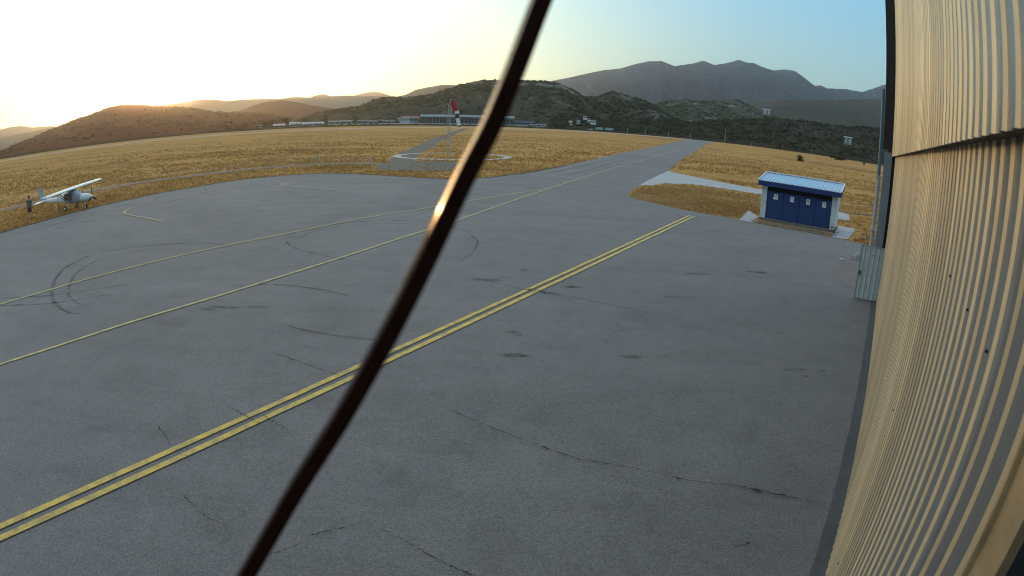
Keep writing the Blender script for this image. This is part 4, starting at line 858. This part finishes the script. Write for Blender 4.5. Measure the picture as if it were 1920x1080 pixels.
# cars parked in front of the terminal
def car(x, y, z, rz, m, label):
    mb = MB(); pr = [(-2.1, .35), (-2.1, .85), (-1.5, .95), (-1.1, 1.42), (.5, 1.45), (1.15, .95), (2.0, .85), (2.15, .4)]
    mb.add([(a, -.85, b) for a, b in pr] + [(a, .85, b) for a, b in pr], [tuple(range(8))[::-1], tuple(range(8, 16))] + [(i, (i + 1) % 8, 8 + (i + 1) % 8, 8 + i) for i in range(8)], 0)
    for wx in (-1.35, 1.35):
        for s in (-1, 1): mb.tube([(wx, s * .72, .32), (wx, s * .88, .32)], .32, 10, 1)
    mb.box((-.3, 0, 1.2), (1.5, 1.72, .3), None, 2)
    o = mb.build('parked_car', [m, M_BLACK, M_GLASS_D]); o.location = (x, y, z); o.rotation_euler = (0, 0, rz); tag(o, label, 'car', 'cars parked along the far buildings'); return o
CARP = [mat('white_car_paint', (.62, .63, .64), .35, 0, .05, 1), mat('silver_car_paint', (.35, .36, .38), .35, .3, .05, 1), mat('dark_car_paint', (.05, .055, .065), .35, 0, .1, 1)]
cols = ['white', 'silver', 'dark']
for i in range(46):
    a = -17.5 + i * .415 + random.uniform(-.1, .1)
    if a > 2.9: break
    k_ = random.choices((0, 1, 2), (6, 3, 1))[0]; x, y = pol(a, 597)
    car(x, y, zr(-.44, 597), -R(a) + random.choice((0, math.pi)), CARP[k_], 'small %s car in the row parked before the far buildings' % cols[k_])
# teal trailers
def trailer(a0, a1, r, label, tint):
    x0, y0 = pol(a0, r); x1, y1 = pol(a1, r); L = math.hypot(x1 - x0, y1 - y0)
    e = empty('box_trailer', (x0, y0, zr(-.45, r)), math.atan2(y1 - y0, x1 - x0), label, 'trailer')
    mb = MB(); mb.box((L / 2, 1.25, 2.1), (L, 2.5, 2.3)); mb.build('body', tint, e)
    mb = MB(); mb.box((L / 2, 1.25, .8), (L * .9, 1.6, .24)); mb.build('chassis', M_BLACK, e)
    for wx in (.2, .32, .8):
        mb = MB(); mb.tube([(L * wx, -.02, .5), (L * wx, .4, .5)], .5, 12); mb.build('wheel', M_BLACK, e)
trailer(7.28, 8.02, 596, 'left of two pale teal box trailers at the field edge', M_TEAL)
trailer(8.2, 8.98, 590, 'right of two pale teal box trailers at the field edge', M_TEAL)
o = car(*pol(6.86, 592), zr(-.46, 592), -R(6.86), CARP[0], 'white car just left of the two teal trailers')
# poles and masts
def upole(az, r, el0, el1, label, arm=True):
    x, y = pol(az, r); zb = zr(el0, r) - .6; H = zr(el1, r) - zb
    mb = MB(); mb.tube([(0, 0, 0), (0, 0, H)], [.24, .14], 8)
    if arm: mb.box((0, 0, H - .6), (1.8, .14, .14))
    o = mb.build('utility_pole', M_POLE); o.location = (x, y, zb); o.rotation_euler = (0, 0, -R(az)); tag(o, label, 'pole', 'poles along the far field edge')
upole(2.8, 600, -.4, .42, 'pale mast beside the low white cabin', False)
upole(19.6, 540, -.5, .70, 'tall pale pole at the end of the taxiway')
for a, e1, lab in ((10.3, -.02, 'short pole right of the teal trailers'), (12.0, .0, 'short pole between the trailers and the taxiway end'), (14.2, -.05, 'short pole left of the taxiway end'), (16.3, .0, 'short pole nearest left of the tall pale pole'), (22.2, -.05, 'short pole just right of the taxiway end'), (25.2, .0, 'short pole near the olive bush'), (28.0, -.1, 'short pole between the olive bush and the villa')): upole(a, 556, -.56, e1, lab)
# ------------------------------------------------------------------ trees and bushes
def tree(x, y, z, h, w, m, label, cat='tree', trunk=.3, n=420, group=None, name='leafy_tree', flat=1.0):
    e = empty(name, (x, y, z), 0, label, cat, group)
    if trunk:
        mb = MB(); mb.tube([(0, 0, -.3), (.05 * w, 0, h * trunk), (0, .04 * w, h * .75)], [h * .035, h * .026, h * .008], 7)
        for k_ in range(4):
            a = k_ * 1.6 + random.random(); zb = h * (trunk + .08 * k_); mb.tube([(0, 0, zb), (w * .3 * math.cos(a), w * .3 * math.sin(a), zb + h * .16)], [h * .014, h * .005], 5)
        mb.build('trunk', M_BARK, e)
    cl = [(random.gauss(0, .22) * w, random.gauss(0, .22) * w, h * (trunk * .9 + (1 - trunk) * (.15 + .75 * random.random()))) for _ in range(9)]
    mb = MB()
    for i in range(n):
        c = random.choice(cl); rr_ = w * .2; p = Vector((c[0] + random.gauss(0, rr_ * .6), c[1] + random.gauss(0, rr_ * .6), max(.05, c[2] + random.gauss(0, rr_ * .5 * flat)))); s = w * random.uniform(.035, .08)
        q = Euler((random.random() * 6, random.random() * 6, random.random() * 6)).to_matrix()
        mb.add([p + q @ Vector(u) * s for u in ((-1, -.6, 0), (1, -.6, 0), (.7, .8, .2), (-.7, .8, -.2))], [(0, 1, 2, 3)])
    mb.build('crown', m, e); return e
for az, r, h, w, lab in ((-27.6, 575, 6, 7, 'lone bushy tree at the left end of the far field edge'), (-26.0, 585, 5, 6, 'low bushy tree left of the pale hut'), (-24.0, 600, 9, 6, 'tall narrow tree just right of the pale hut'), (-23.4, 590, 8, 6, 'dark tree left of the long pale shed'), (-21.9, 610, 10, 7, 'tall dark tree behind the white-roofed barn'), (-20.2, 615, 9, 8, 'broad dark tree right of the white-roofed barn'), (-18.3, 615, 10, 7, 'dark tree left of the first pale far building'), (-15.4, 640, 12, 7, 'tall tree rising behind the gap of the pale blocks'), (-11.4, 600, 5, 5, 'small green tree left of the two-storey far building'), (3.5, 605, 6, 8, 'wide low tree right of the far mast'), (4.2, 610, 5, 7, 'low tree left of the tall white house'), (7.6, 680, 7, 9, 'dark tree above the teal trailers')):
    tree(*pol(az, r), zr(-.45, r), h, w, M_LEAF, lab, group='trees along the far field edge', n=260)
tree(*pol(25.16, 560), -.2, 9.5, 10.5, M_OLIVE, 'round olive coloured bush at the far edge of the right field', 'bush', .12, 420, name='olive_bush')
tree(*pol(26.94, 222), 0, 2.0, 3.0, M_LEAF, 'dark round bush alone in the right field', 'bush', 0, 300, name='field_bush', flat=1.3)
tree(*pol(30.74, 420), 0, 2.2, 8.5, M_LEAF, 'flat dark bush near the far edge of the right field', 'bush', 0, 220, name='field_bush', flat=.5)
tree(*pol(33.23, 330), 0, 3.2, 2.2, M_OLIVE, 'small upright shrub near the hangar end of the right field', 'bush', .2, 160, name='field_bush')
tree(20.75, 34.5, 0, .5, .45, M_OLIVE, 'small weed growing at the right front corner of the shed', 'plant', 0, 120, name='weed_clump')
